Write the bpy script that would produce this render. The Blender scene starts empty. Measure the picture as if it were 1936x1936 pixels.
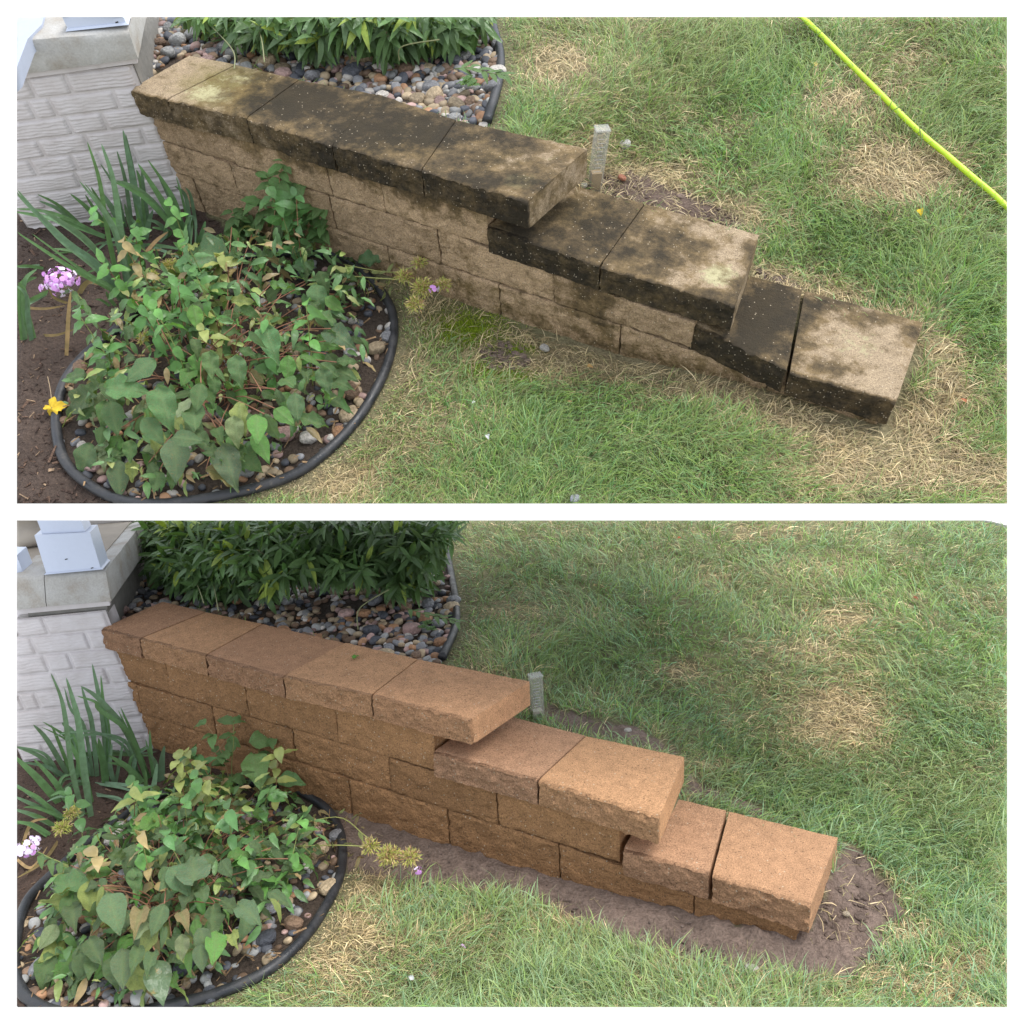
import bpy, math, random
import numpy as np
from mathutils import Matrix, Vector
random.seed(7); RNG = np.random.default_rng(7)
sc = bpy.context.scene
# ------------------------------------------------------------------ camera
# Two garden plots stand one above the other under one overcast sky; each has its
# own frame: x along its retaining wall, y towards the lawn behind it, z up.
FPX = 1600.0; IMG = 1936.0; CX = 968.0
PL = {
 'U': dict(R=[[0.8716560580621593, 0.4870125672572848, -0.055086076070291756], [0.36322761654621716, -0.7173532841474899, -0.5945334004902484], [-0.3290614152730575, 0.4982198561416561, -0.8021817499308315]],
           t=[-1.3163049987906998, -1.4560982851279916, 2.9175449476750703], box=(32, 32, 1904, 952)),
 'L': dict(R=[[0.8726876222371304, 0.4864145214710288, -0.042628949037436414], [0.09228319073029609, -0.25003652787732933, -0.9638285882012139], [-0.4794790159147344, 0.8371873434467456, -0.2630916670445116]],
           t=[-1.6842043412563346, 0.4764144233661572, 3.4630525018954614], box=(32, 984, 1904, 1904))}
for P in PL.values():
    P['R'] = np.array(P['R']); P['t'] = np.array(P['t']); P['C'] = -P['R'].T @ P['t']
m = PL['U']['R'][:, 2] + PL['L']['R'][:, 2]; m /= np.linalg.norm(m)
fw = np.array([0, 0, 1.]) - m[2] * m; fw /= np.linalg.norm(fw)
rt = np.cross(fw, m)
W = np.array([rt, fw, m])
CAMW = np.array([0, 0, 3.2])
cam = bpy.data.objects.new('camera', bpy.data.cameras.new('camera')); sc.collection.objects.link(cam)
B = np.eye(4); B[:3, 0] = W @ [1, 0, 0]; B[:3, 1] = W @ [0, -1, 0]; B[:3, 2] = W @ [0, 0, -1]; B[:3, 3] = CAMW
cam.matrix_world = Matrix(B.tolist())
cam.data.sensor_width = 36; cam.data.lens = 36 * FPX / IMG; cam.data.clip_start = .05; cam.data.clip_end = 500
sc.camera = cam
sc.render.resolution_x = sc.render.resolution_y = 1024
for P in PL.values():
    M = np.eye(4); M[:3, :3] = W @ P['R']; M[:3, 3] = W @ P['t'] + CAMW; P['M'] = M
# ------------------------------------------------------------------ sky, sun, exposure
wd = bpy.data.worlds.new('World'); sc.world = wd; wd.use_nodes = True
nt = wd.node_tree; nt.nodes.clear()
sky = nt.nodes.new('ShaderNodeTexSky'); sky.sky_type = 'NISHITA'; sky.sun_disc = False
sdir = np.mean([P['M'][:3, :3] @ np.array([.30, .34, 1.]) for P in PL.values()], 0); sdir /= np.linalg.norm(sdir)
SUN_EL, SUN_AZ = math.degrees(math.asin(sdir[2])), math.degrees(math.atan2(sdir[0], sdir[1]))
sky.sun_elevation = math.radians(SUN_EL); sky.sun_rotation = math.radians(SUN_AZ)
b1 = nt.nodes.new('ShaderNodeBackground'); b1.inputs[1].default_value = .05
nt.links.new(sky.outputs[0], b1.inputs[0])
b2 = nt.nodes.new('ShaderNodeBackground'); b2.inputs[0].default_value = (1.0, 1.0, 1.0, 1); b2.inputs[1].default_value = .46   # the even white cloud layer
ad = nt.nodes.new('ShaderNodeAddShader'); wo = nt.nodes.new('ShaderNodeOutputWorld')
nt.links.new(b1.outputs[0], ad.inputs[0]); nt.links.new(b2.outputs[0], ad.inputs[1]); nt.links.new(ad.outputs[0], wo.inputs[0])
sl = bpy.data.lights.new('sun', 'SUN'); sl.energy = 1.5; sl.angle = math.radians(32); sl.color = (1, .97, .92)
so = bpy.data.objects.new('sun', sl); sc.collection.objects.link(so)
el, az = math.radians(SUN_EL), math.radians(SUN_AZ)
sd = Vector((math.sin(az) * math.cos(el), math.cos(az) * math.cos(el), math.sin(el)))
so.rotation_euler = sd.to_track_quat('Z', 'Y').to_euler()
sc.render.engine = 'CYCLES'
sc.view_settings.view_transform = 'Standard'; sc.view_settings.look = 'None'; sc.view_settings.gamma = 1
sc.view_settings.use_curve_mapping = False; sc.view_settings.exposure = 1.22
# ------------------------------------------------------------------ maths helpers
def proj(P, X):
    c = np.asarray(X) @ P['R'].T + P['t']
    return np.stack([FPX * c[..., 0] / c[..., 2] + CX, FPX * c[..., 1] / c[..., 2] + CX], -1)
def ray(P, u, v):
    d = np.stack([(np.asarray(u, float) - CX) / FPX, (np.asarray(v, float) - CX) / FPX, np.ones_like(np.asarray(u, float))], -1)
    return d @ P['R']
def bz(P, u, v, z):
    d = ray(P, u, v); return P['C'] + d * ((z - P['C'][2]) / d[..., 2])[..., None]
def by(P, u, v, y):
    d = ray(P, u, v); return P['C'] + d * ((y - P['C'][1]) / d[..., 1])[..., None]
def bpl(P, u, v, p0, n):
    d = ray(P, u, v); k = ((np.asarray(p0) - P['C']) @ n) / (d @ n); return P['C'] + d * k[..., None]
def bd(P, u, v, dep):          # at a distance along the view
    return P['C'] + ray(P, u, v) * dep
def nrm(v): v = np.asarray(v, float); return v / (np.linalg.norm(v) + 1e-12)
def clip_planes(P):
    x0, y0, x1, y1 = P['box']; c = [ray(P, float(a), float(b)) for a, b in ((x0, y0), (x1, y0), (x1, y1), (x0, y1))]
    mid = ray(P, (x0 + x1) / 2, (y0 + y1) / 2); out = []
    for i in range(4):
        n = nrm(np.cross(c[i], c[(i + 1) % 4]))
        if n @ mid < 0: n = -n
        out.append(n)
    return np.array(out)
for P in PL.values(): P['cl'] = clip_planes(P)
def sdist(P, V): return (V - P['C']) @ P['cl'].T        # N x 4, positive inside the plot
def hsh(i, j, k):
    h = (i * 374761393 + j * 668265263 + k * 2147483647 + 1013904223) & 0xffffffff
    h = ((h ^ (h >> 13)) * 1274126177) & 0xffffffff
    return ((h ^ (h >> 16)) & 0xffffff) / float(0xffffff)
def vn(p):
    p = np.asarray(p, float); f = np.floor(p); w = p - f; w = w * w * (3 - 2 * w); i = f.astype(np.int64)
    r = 0
    for a in (0, 1):
        for b in (0, 1):
            for c in (0, 1):
                r = r + hsh(i[..., 0] + a, i[..., 1] + b, i[..., 2] + c) * (w[..., 0] if a else 1 - w[..., 0]) * (w[..., 1] if b else 1 - w[..., 1]) * (w[..., 2] if c else 1 - w[..., 2])
    return r * 2 - 1
def fbm(p, o=4, g=.5):
    p = np.asarray(p, float); r = 0; a = 1; s = 0
    for k in range(o): r = r + a * vn(p * (2.03 ** k) + 17.3 * k); s += a; a *= g
    return r / s
def xy3(x, y, z=0.): return np.stack([x, y, np.full_like(x, z)], -1)
def in_poly(u, v, poly):
    r = np.zeros(np.shape(u), bool); n = len(poly)
    for i in range(n):
        x0, y0 = poly[i]; x1, y1 = poly[(i + 1) % n]
        if y0 == y1: continue
        c = ((y0 > v) != (y1 > v)) & (u < (x1 - x0) * (v - y0) / (y1 - y0) + x0); r ^= c
    return r
def spline(pts, n, closed=False):
    p = np.array(pts, float); m_ = len(p); out = []
    segs = m_ if closed else m_ - 1
    for t in np.linspace(0, segs, n, endpoint=not closed):
        i = min(int(t), segs - 1); f = t - i
        g = (lambda k: p[k % m_]) if closed else (lambda k: p[min(max(k, 0), m_ - 1)])
        a, b, c, d = g(i - 1), g(i), g(i + 1), g(i + 2)
        out.append(.5 * (2 * b + (c - a) * f + (2 * a - 5 * b + 4 * c - d) * f * f + (3 * b - a - 3 * c + d) * f ** 3))
    return np.array(out)
# ------------------------------------------------------------------ object helpers
def tag(o, label=None, cat=None, group=None, kind=None):
    if label: o['label'] = label
    if cat: o['category'] = cat
    if group: o['group'] = group
    if kind: o['kind'] = kind
    return o
def raw_mesh(name, V, F, mat, col=None, attr=None, smooth=True, sharp=None):
    me = bpy.data.meshes.new(name)
    V = np.asarray(V, np.float32); me.vertices.add(len(V)); me.vertices.foreach_set('co', V.ravel())
    if isinstance(F, np.ndarray):
        n, k = F.shape; ls = np.arange(0, n * k, k); idx = F.ravel(); tot = np.full(n, k)
    else:
        tot = np.array([len(f) for f in F]); ls = np.concatenate([[0], np.cumsum(tot)[:-1]]); idx = np.array([i for f in F for i in f])
    me.loops.add(len(idx)); me.loops.foreach_set('vertex_index', idx.astype(np.int32))
    me.polygons.add(len(tot)); me.polygons.foreach_set('loop_start', ls.astype(np.int32)); me.polygons.foreach_set('loop_total', tot.astype(np.int32))
    me.polygons.foreach_set('use_smooth', np.full(len(tot), smooth))
    if mat: me.materials.append(mat)
    if col is not None:
        a = me.color_attributes.new('col', 'FLOAT_COLOR', 'POINT'); c = np.ones((len(V), 4), np.float32); c[:, :3] = col; a.data.foreach_set('color', c.ravel())
    for k, v in (attr or {}).items():
        a = me.attributes.new(k, 'FLOAT', 'POINT'); a.data.foreach_set('value', np.asarray(v, np.float32))
    me.update(calc_edges=True); me.validate()
    if sharp is not None: me.set_sharp_from_angle(angle=math.radians(sharp))
    return me
def clip_mesh(P, V, F, col=None, attr=None):
    """cut geometry at the plot's edge; returns None when nothing is left"""
    V = np.array(V, float); d = sdist(P, V)
    if d.min() >= 0: return V, F, col, attr
    if isinstance(F, list):
        keep = [f for f in F if (d[f].max(0) > 0).all()]
        if not keep: return None
        used = np.unique(np.concatenate([np.array(f) for f in keep]))
    else:
        keep = F[(d[F].max(1) > 0).all(1)]
        if not len(keep): return None
        used = np.unique(keep)
    mp = np.full(len(V), -1); mp[used] = np.arange(len(used))
    V = V[used]; F = [[int(mp[i]) for i in f] for f in keep] if isinstance(F, list) else mp[keep]
    for _ in range(25):
        for k in range(4):
            dd = (V - P['C']) @ P['cl'][k]; b = dd < 0
            V[b] -= dd[b, None] * P['cl'][k]
        if sdist(P, V).min() > -1e-5: break
    bad = sdist(P, V).min(1) < -.002
    if bad.any(): F = [f for f in F if not bad[list(f)].any()] if isinstance(F, list) else F[~bad[F].any(1)]
    return V, F, (col[used] if col is not None else None), ({k: np.asarray(v)[used] for k, v in attr.items()} if attr else None)
def M4(P, base=(0, 0, 0)):
    T = np.eye(4); T[:3, 3] = base; return Matrix((P['M'] @ T).tolist())
def thing(P, name, base, label, cat, group=None, kind=None):
    o = bpy.data.objects.new(name, None); sc.collection.objects.link(o); o.empty_display_size = .05
    o.matrix_world = M4(P, base); o['_b'] = [float(x) for x in base]; return tag(o, label, cat, group, kind)
def obj(P, name, V, F, mat, parent=None, base=None, col=None, attr=None, smooth=True, sharp=None, color=None, clip=True, **tg):
    """one mesh object; V in plot coordinates"""
    if clip:
        r = clip_mesh(P, V, F, col, attr)
        if r is None: return None
        V, F, col, attr = r
    V = np.asarray(V, float)
    if parent is not None: b = np.array(parent['_b'][:])
    else: b = np.array(base if base is not None else [V[:, 0].mean(), V[:, 1].mean(), V[:, 2].min()])
    o = bpy.data.objects.new(name, raw_mesh(name, V - b, F, mat, col, attr, smooth, sharp)); sc.collection.objects.link(o)
    if parent is not None: o.parent = parent; o['_b'] = [float(x) for x in b]
    else: o.matrix_world = M4(P, b); o['_b'] = [float(x) for x in b]
    if color is not None: o.color = (*color, 1)
    return tag(o, **tg)
class Var:      # a mesh shared by alike pieces
    def __init__(s, name, V, F, mat, col=None, smooth=True, sharp=None):
        s.V = np.asarray(V, float); s.F = F; s.mat = mat; s.col = col; s.smooth = smooth; s.sharp = sharp
        s.me = raw_mesh(name, V, F, mat, col, None, smooth, sharp)
def inst(P, name, var, A, parent=None, color=None, **tg):
    A = np.asarray(A, float); V = var.V @ A[:3, :3].T + A[:3, 3]; d = sdist(P, V)
    if (d.max(0) <= 0).any(): return None
    if d.min() < 0:
        return obj(P, name, V, var.F, var.mat, parent, A[:3, 3], var.col, None, var.smooth, var.sharp, color, True, **tg)
    o = bpy.data.objects.new(name, var.me); sc.collection.objects.link(o)
    if parent is not None:
        o.parent = parent; A = A.copy(); A[:3, 3] -= np.array(parent['_b'][:]); o.matrix_basis = Matrix(A.tolist())
    else: o.matrix_world = Matrix((P['M'] @ A).tolist())
    if color is not None: o.color = (*color, 1)
    return tag(o, **tg)
def frame(pos, y, z, s=1.0):     # local y along y, local z near z
    y = nrm(y); x = nrm(np.cross(y, z)); z = np.cross(x, y)
    s = np.broadcast_to(s, 3); A = np.eye(4); A[:3, 0] = x * s[0]; A[:3, 1] = y * s[1]; A[:3, 2] = z * s[2]; A[:3, 3] = pos; return A
def grid_faces(nu, nv):
    i, j = np.meshgrid(np.arange(nu), np.arange(nv), indexing='ij'); a = i * (nv + 1) + j
    return np.stack([a, a + nv + 1, a + nv + 2, a + 1], -1).reshape(-1, 4)
def cube_lattice(nx, ny, nz):
    """surface of a unit cube as a welded lattice: uvw coordinates and quads"""
    key = {}; U = []; F = []
    def vid(i, j, k):
        q = (i, j, k)
        if q not in key: key[q] = len(U); U.append((i / nx, j / ny, k / nz))
        return key[q]
    for i in range(nx):
        for j in range(ny):
            F.append([vid(i, j, 0), vid(i, j + 1, 0), vid(i + 1, j + 1, 0), vid(i + 1, j, 0)])
            F.append([vid(i, j, nz), vid(i + 1, j, nz), vid(i + 1, j + 1, nz), vid(i, j + 1, nz)])
        for k in range(nz):
            F.append([vid(i, 0, k), vid(i + 1, 0, k), vid(i + 1, 0, k + 1), vid(i, 0, k + 1)])
            F.append([vid(i, ny, k), vid(i, ny, k + 1), vid(i + 1, ny, k + 1), vid(i + 1, ny, k)])
    for j in range(ny):
        for k in range(nz):
            F.append([vid(0, j, k), vid(0, j, k + 1), vid(0, j + 1, k + 1), vid(0, j + 1, k)])
            F.append([vid(nx, j, k), vid(nx, j + 1, k), vid(nx, j + 1, k + 1), vid(nx, j, k + 1)])
    return np.array(U), np.array(F)
def trilin(U, Q):     # Q: 8 corners [front-left-bottom, front-right-b, back-right-b, back-left-b, then top]
    u, v, w = U.T[:, :, None]; Q = np.asarray(Q, float)
    bot = (1 - u) * (1 - v) * Q[0] + u * (1 - v) * Q[1] + u * v * Q[2] + (1 - u) * v * Q[3]
    top = (1 - u) * (1 - v) * Q[4] + u * (1 - v) * Q[5] + u * v * Q[6] + (1 - u) * v * Q[7]
    return bot * (1 - w) + top * w
def prism(P, name, Q, mat, parent=None, step=.03, **k):
    Q = np.asarray(Q, float)
    n = [max(1, int(math.ceil(np.linalg.norm(Q[a] - Q[b]) / step))) for a, b in ((1, 0), (3, 0), (4, 0))]
    U_, F = cube_lattice(*n); V = trilin(U_, Q)
    return obj(P, name, V, F, mat, parent, smooth=k.pop('smooth', True), sharp=k.pop('sharp', 30), **k)
def tube(path, r, k=10, cap=True):
    path = np.asarray(path, float); n = len(path); r = np.broadcast_to(r, n)
    T = np.gradient(path, axis=0); T /= np.linalg.norm(T, axis=1)[:, None] + 1e-12
    ref = np.array([.13, .21, .97]) if abs(T[:, 2]).mean() < .9 else np.array([1., .1, 0])
    X = np.cross(T, ref); X /= np.linalg.norm(X, axis=1)[:, None] + 1e-12; Y = np.cross(T, X)
    a = np.linspace(0, 2 * math.pi, k, endpoint=False)
    V = (path[:, None] + r[:, None, None] * (np.cos(a)[None, :, None] * X[:, None] + np.sin(a)[None, :, None] * Y[:, None])).reshape(-1, 3)
    i, j = np.meshgrid(np.arange(n - 1), np.arange(k), indexing='ij'); q = (j + 1) % k
    F = np.stack([i * k + j, i * k + q, (i + 1) * k + q, (i + 1) * k + j], -1).reshape(-1, 4).tolist()
    if cap: F += [list(range(k))[::-1], [(n - 1) * k + j for j in range(k)]]
    return V, F
def join(parts):
    V = []; F = []; o = 0
    for v, f in parts: V.append(v); F += [[i + o for i in q] for q in f]; o += len(v)
    return np.concatenate(V), F
# ------------------------------------------------------------------ materials
def newmat(name):
    mt = bpy.data.materials.new(name); mt.use_nodes = True; n = mt.node_tree; n.nodes.clear()
    o = n.nodes.new('ShaderNodeOutputMaterial'); b = n.nodes.new('ShaderNodeBsdfPrincipled'); n.links.new(b.outputs[0], o.inputs[0]); return mt, n, b, o
def N(n, t, ins=None, **a):
    x = n.nodes.new(t)
    for k, v in a.items(): setattr(x, k, v)
    for k, v in (ins or {}).items():
        if isinstance(v, bpy.types.NodeSocket): n.links.new(v, x.inputs[k])
        else: x.inputs[k].default_value = v
    return x
def noise(n, co, s, d=4, r=.55): return N(n, 'ShaderNodeTexNoise', {'Vector': co, 'Scale': s, 'Detail': d, 'Roughness': r}).outputs['Fac']
def ramp(n, f, pts):
    r = N(n, 'ShaderNodeValToRGB', {'Fac': f}); e = r.color_ramp.elements
    while len(e) < len(pts): e.new(.5)
    for x, (p, c) in zip(e, pts): x.position = p; x.color = (*c, 1) if len(c) == 3 else c
    return r.outputs[0]
def g3(v): return (v, v, v)
def mix(n, f, a, b, mode='MIX'):
    x = N(n, 'ShaderNodeMix', data_type='RGBA', blend_type=mode)
    for k, v in ((0, f), (6, a), (7, b)):
        if isinstance(v, bpy.types.NodeSocket): n.links.new(v, x.inputs[k])
        else: x.inputs[k].default_value = v if k == 0 else (*v, 1)
    return x.outputs[2]
def bump(n, b, h, dist, st=1.0): n.links.new(N(n, 'ShaderNodeBump', {'Height': h, 'Distance': dist, 'Strength': st}).outputs[0], b.inputs['Normal'])
def mth(n, op, a, b=None):
    x = N(n, 'ShaderNodeMath', operation=op)
    for k, v in ((0, a), (1, b)):
        if v is None: continue
        if isinstance(v, bpy.types.NodeSocket): n.links.new(v, x.inputs[k])
        else: x.inputs[k].default_value = v
    return x.outputs[0]
def simple(name, c, rough=.6, var=.12, sc_=60, bmp=.0, spec=.5):
    mt, n, b, o = newmat(name); co = N(n, 'ShaderNodeTexCoord').outputs['Object']
    f = noise(n, co, sc_, 4); n.links.new(mix(n, f, tuple(x * (1 - var) for x in c), tuple(min(1, x * (1 + var)) for x in c)), b.inputs['Base Color'])
    b.inputs['Roughness'].default_value = rough; b.inputs['Specular IOR Level'].default_value = spec
    if bmp: bump(n, b, noise(n, co, sc_ * 1.5, 5), bmp)
    return mt
def leafmat(name, use_attr=False, veins=True, spots=.0, rough=.42, trans=.25, spec=.35, spotcol=(.30, .17, .06)):
    mt, n, b, o = newmat(name); tc = N(n, 'ShaderNodeTexCoord'); co = tc.outputs['Object']
    base = N(n, 'ShaderNodeAttribute', attribute_name='col').outputs['Color'] if use_attr else N(n, 'ShaderNodeObjectInfo').outputs['Color']
    rnd = N(n, 'ShaderNodeObjectInfo').outputs['Random']
    off = N(n, 'ShaderNodeVectorMath', {0: co, 1: N(n, 'ShaderNodeCombineXYZ', {0: mth(n, 'MULTIPLY', rnd, 37.), 1: mth(n, 'MULTIPLY', rnd, 11.)}).outputs[0]}, operation='ADD').outputs[0]
    c = mix(n, 1.0, base, ramp(n, noise(n, off, 30, 4), [(.25, g3(.60)), (.75, g3(1.35))]), 'MULTIPLY')
    h = noise(n, off, 60, 3)
    if veins:
        v = N(n, 'ShaderNodeAttribute', attribute_name='vein').outputs['Fac']
        c = mix(n, mth(n, 'MULTIPLY', v, .38), c, (.20, .30, .11)); h = mth(n, 'SUBTRACT', h, mth(n, 'MULTIPLY', v, .8))
    if spots:
        s = ramp(n, noise(n, off, 42, 5, .65), [(.60 - spots * .05, g3(0)), (.64, g3(1))]); c = mix(n, mth(n, 'MULTIPLY', s, spots), c, spotcol)
    if spots: c = mix(n, mth(n, 'MULTIPLY', ramp(n, noise(n, off, 150, 4, .7), [(.60, g3(0)), (.68, g3(1))]), .5), c, (.30, .33, .20))
    bf = N(n, 'ShaderNodeNewGeometry').outputs['Backfacing']; c = mix(n, mth(n, 'MULTIPLY', bf, .25), c, (.20, .28, .13))
    n.links.new(c, b.inputs['Base Color']); b.inputs['Roughness'].default_value = rough; b.inputs['Specular IOR Level'].default_value = spec
    bump(n, b, h, .004, .9)
    t = N(n, 'ShaderNodeBsdfTranslucent', {'Color': mix(n, .5, c, (.25, .35, .03))}); ms = N(n, 'ShaderNodeMixShader', {0: trans, 1: b.outputs[0], 2: t.outputs[0]})
    n.links.new(ms.outputs[0], o.inputs[0]); return mt
def attrmat(name, rough=.9, sc_=120, bmp=.003, var=.3, spec=.15, two=True):
    mt, n, b, o = newmat(name); co = N(n, 'ShaderNodeTexCoord').outputs['Object']
    base = N(n, 'ShaderNodeAttribute', attribute_name='col').outputs['Color'] if two else N(n, 'ShaderNodeObjectInfo').outputs['Color']
    f = noise(n, co, sc_, 6, .65)
    n.links.new(mix(n, 1.0, base, ramp(n, f, [(.25, g3(1 - var)), (.75, g3(1 + var))]), 'MULTIPLY'), b.inputs['Base Color'])
    b.inputs['Roughness'].default_value = rough; b.inputs['Specular IOR Level'].default_value = spec
    if bmp: bump(n, b, mth(n, 'ADD', f, mth(n, 'MULTIPLY', noise(n, co, sc_ * .35, 5, .6), 1.8)) if name == 'soil' else f, bmp)
    return mt
def concrete(name, dirty):
    mt, n, b, o = newmat(name); co = N(n, 'ShaderNodeTexCoord').outputs['Object']
    base = N(n, 'ShaderNodeObjectInfo').outputs['Color']
    fine = noise(n, co, 260, 3, .7); mid = noise(n, co, 28, 5, .6); big = noise(n, co, 6, 4)
    c = mix(n, 1.0, base, ramp(n, mid, [(.25, g3(.80)), (.75, g3(1.18))]), 'MULTIPLY')
    c = mix(n, 1.0, c, ramp(n, fine, [(.3, g3(.56)), (.7, g3(1.42))]), 'MULTIPLY')
    # exposed aggregate: pale and dark grains
    vo = N(n, 'ShaderNodeTexVoronoi', {'Vector': co, 'Scale': 150. if dirty else 115., 'Randomness': 1.}); d = vo.outputs['Distance']; rr = N(n, 'ShaderNodeSeparateColor', {0: vo.outputs['Color']})
    small = ramp(n, d, [(.20, g3(1)), (.34, g3(0))])
    pale = mth(n, 'MULTIPLY', small, mth(n, 'GREATER_THAN', rr.outputs[0], mth(n, 'SUBTRACT', mth(n, 'ADD', .90, mth(n, 'MULTIPLY', noise(n, co, 7, 2), .12)), mth(n, 'MULTIPLY', N(n, 'ShaderNodeAttribute', attribute_name='split').outputs['Fac'], .10)))); dark = mth(n, 'MULTIPLY', small, mth(n, 'GREATER_THAN', rr.outputs[1], .82))
    if dirty:
        st = N(n, 'ShaderNodeAttribute', attribute_name='stain').outputs['Fac']; gr = N(n, 'ShaderNodeAttribute', attribute_name='green').outputs['Fac']
        bl = N(n, 'ShaderNodeAttribute', attribute_name='pale').outputs['Fac']
        nz = noise(n, co, 16, 8, .68); nz2 = noise(n, co, 55, 6, .7)
        k = mth(n, 'ADD', st, mth(n, 'MULTIPLY', mth(n, 'SUBTRACT', nz, .5), 1.7)); k = mth(n, 'ADD', k, mth(n, 'MULTIPLY', mth(n, 'SUBTRACT', nz2, .5), .55))
        kk = ramp(n, k, [(.46, g3(0)), (.66, g3(.5)), (.92, g3(1))])
        wash = ramp(n, k, [(.16, g3(0)), (.48, g3(1))])
        gk = ramp(n, mth(n, 'ADD', gr, mth(n, 'MULTIPLY', mth(n, 'SUBTRACT', nz, .5), .9)), [(.3, g3(0)), (.75, g3(1))])
        c = mix(n, mth(n, 'MULTIPLY', gk, .75), c, (.16, .14, .035))
        c = mix(n, ramp(n, mth(n, 'ADD', bl, mth(n, 'MULTIPLY', mth(n, 'SUBTRACT', nz2, .5), 1.1)), [(.42, g3(0)), (.62, g3(.8))]), c, (.50, .47, .27))
        c = mix(n, mth(n, 'MULTIPLY', wash, .80), c, mix(n, ramp(n, noise(n, co, 13, 5, .65), [(.35, g3(0)), (.65, g3(1))]), (.080, .055, .025), (.19, .128, .052)))
        c = mix(n, mth(n, 'MULTIPLY', kk, .86), c, (.026, .023, .017))
    c = mix(n, mth(n, 'MULTIPLY', dark, .6), c, (.06, .042, .03))
    c = mix(n, mth(n, 'MULTIPLY', pale, .75), c, (.62, .52, .38))
    n.links.new(c, b.inputs['Base Color']); b.inputs['Roughness'].default_value = .9; b.inputs['Specular IOR Level'].default_value = .2
    sp = N(n, 'ShaderNodeAttribute', attribute_name='split').outputs['Fac']
    vr = N(n, 'ShaderNodeTexVoronoi', {'Vector': co, 'Scale': 80.}, feature='F1').outputs['Distance']; chip_ = mth(n, 'ADD', mth(n, 'MULTIPLY', noise(n, co, 62, 6, .72), 1.), mth(n, 'MULTIPLY', vr, .45))
    h = mth(n, 'ADD', fine, mth(n, 'MULTIPLY', noise(n, co, 110, 5, .7), 1.6)); h = mth(n, 'ADD', h, mth(n, 'MULTIPLY', mth(n, 'MULTIPLY', chip_, sp), 7.)); bump(n, b, h, .0035, 1.); return mt
M_CLEAN = concrete('tan_concrete', False); M_DIRTY = concrete('stained_concrete', True)
def slabmat():
    mt, n, b, o = newmat('weathered_concrete'); co = N(n, 'ShaderNodeTexCoord').outputs['Object']
    a = noise(n, co, 9, 6, .6); f = noise(n, co, 140, 4, .7)
    c = ramp(n, a, [(.3, (.30, .26, .21)), (.5, (.39, .375, .345)), (.7, (.46, .455, .435))])
    c = mix(n, 1., c, ramp(n, f, [(.3, g3(.85)), (.7, g3(1.1))]), 'MULTIPLY')
    n.links.new(c, b.inputs['Base Color']); b.inputs['Roughness'].default_value = .85; bump(n, b, f, .002); return mt
M_SLAB = slabmat()
def brickmat():
    mt, n, b, o = newmat('painted_brick'); co = N(n, 'ShaderNodeTexCoord').outputs['Object']
    a = noise(n, co, 14, 5, .6); f = noise(n, co, 200, 3)
    c = ramp(n, a, [(.25, (.46, .42, .405)), (.6, (.545, .51, .505)), (.8, (.585, .55, .55))])
    n.links.new(c, b.inputs['Base Color']); b.inputs['Roughness'].default_value = .55; bump(n, b, mth(n, 'ADD', a, mth(n, 'MULTIPLY', f, .3)), .002); return mt
M_BRICK = brickmat()
M_WHITE = simple('white_paint', (.52, .57, .68), .35, .03, 40, .0006)
M_TRIM = simple('trim_paint', (.40, .44, .53), .4, .06, 30, .0008)
M_FOUND = simple('bare_concrete', (.20, .19, .17), .9, .3, 30, .004)
M_RUBBER = simple('black_edging', (.018, .020, .024), .38, .4, 50, .0006)
def rubber():
    mt, n, b, o = newmat('dusty_black_edging'); co = N(n, 'ShaderNodeTexCoord').outputs['Object']; a = noise(n, co, 18, 6, .7)
    n.links.new(ramp(n, a, [(.40, (.018, .020, .024)), (.62, (.04, .04, .042)), (.78, (.13, .115, .095))]), b.inputs['Base Color']); n.links.new(ramp(n, a, [(.4, g3(.36)), (.75, g3(.8))]), b.inputs['Roughness']); bump(n, b, noise(n, co, 140, 3), .0012); return mt
M_EDGE = rubber()
M_HOSE = simple('lime_hose', (.52, .75, .035), .4, .08, 90, .0004)
M_LEAF = leafmat('broad_leaf', spots=.85, spec=.5, rough=.36); M_IRIS = leafmat('sword_leaf', veins=False, rough=.5, trans=.15)
M_BUSH = leafmat('bush_leaf', veins=False, rough=.36, trans=.2); M_BUSHA = leafmat('bush_foliage', True, False, rough=.36, trans=.2)
M_DRY = leafmat('dry_leaf', veins=False, rough=.8, trans=.2, spec=.1)
M_STEM = attrmat('plant_stem', .6, 80, .0005, .2, .3, False)
M_STONE = attrmat('river_stone', .55, 2.6, .02, .42, .35, False); M_STONES = attrmat('river_gravel', .6, 60, .002, .3, .3)
M_SOIL = attrmat('soil', .85, 110, .012, .45, .25)
M_PETAL = simple('pink_petal', (.62, .30, .66), .5, .2, 60); M_PETALP = simple('pale_petal', (.78, .66, .82), .5, .1, 60)
M_SEED = attrmat('seed_head', .7, 60, 0, .2, .2)
def grassmat():
    mt, n, b, o = newmat('grass_blade'); c = N(n, 'ShaderNodeAttribute', attribute_name='col').outputs['Color']
    n.links.new(c, b.inputs['Base Color']); b.inputs['Roughness'].default_value = .5; b.inputs['Specular IOR Level'].default_value = .3
    t = N(n, 'ShaderNodeBsdfTranslucent', {'Color': c}); n.links.new(N(n, 'ShaderNodeMixShader', {0: .25, 1: b.outputs[0], 2: t.outputs[0]}).outputs[0], o.inputs[0]); return mt
M_GRASS = grassmat()
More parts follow.
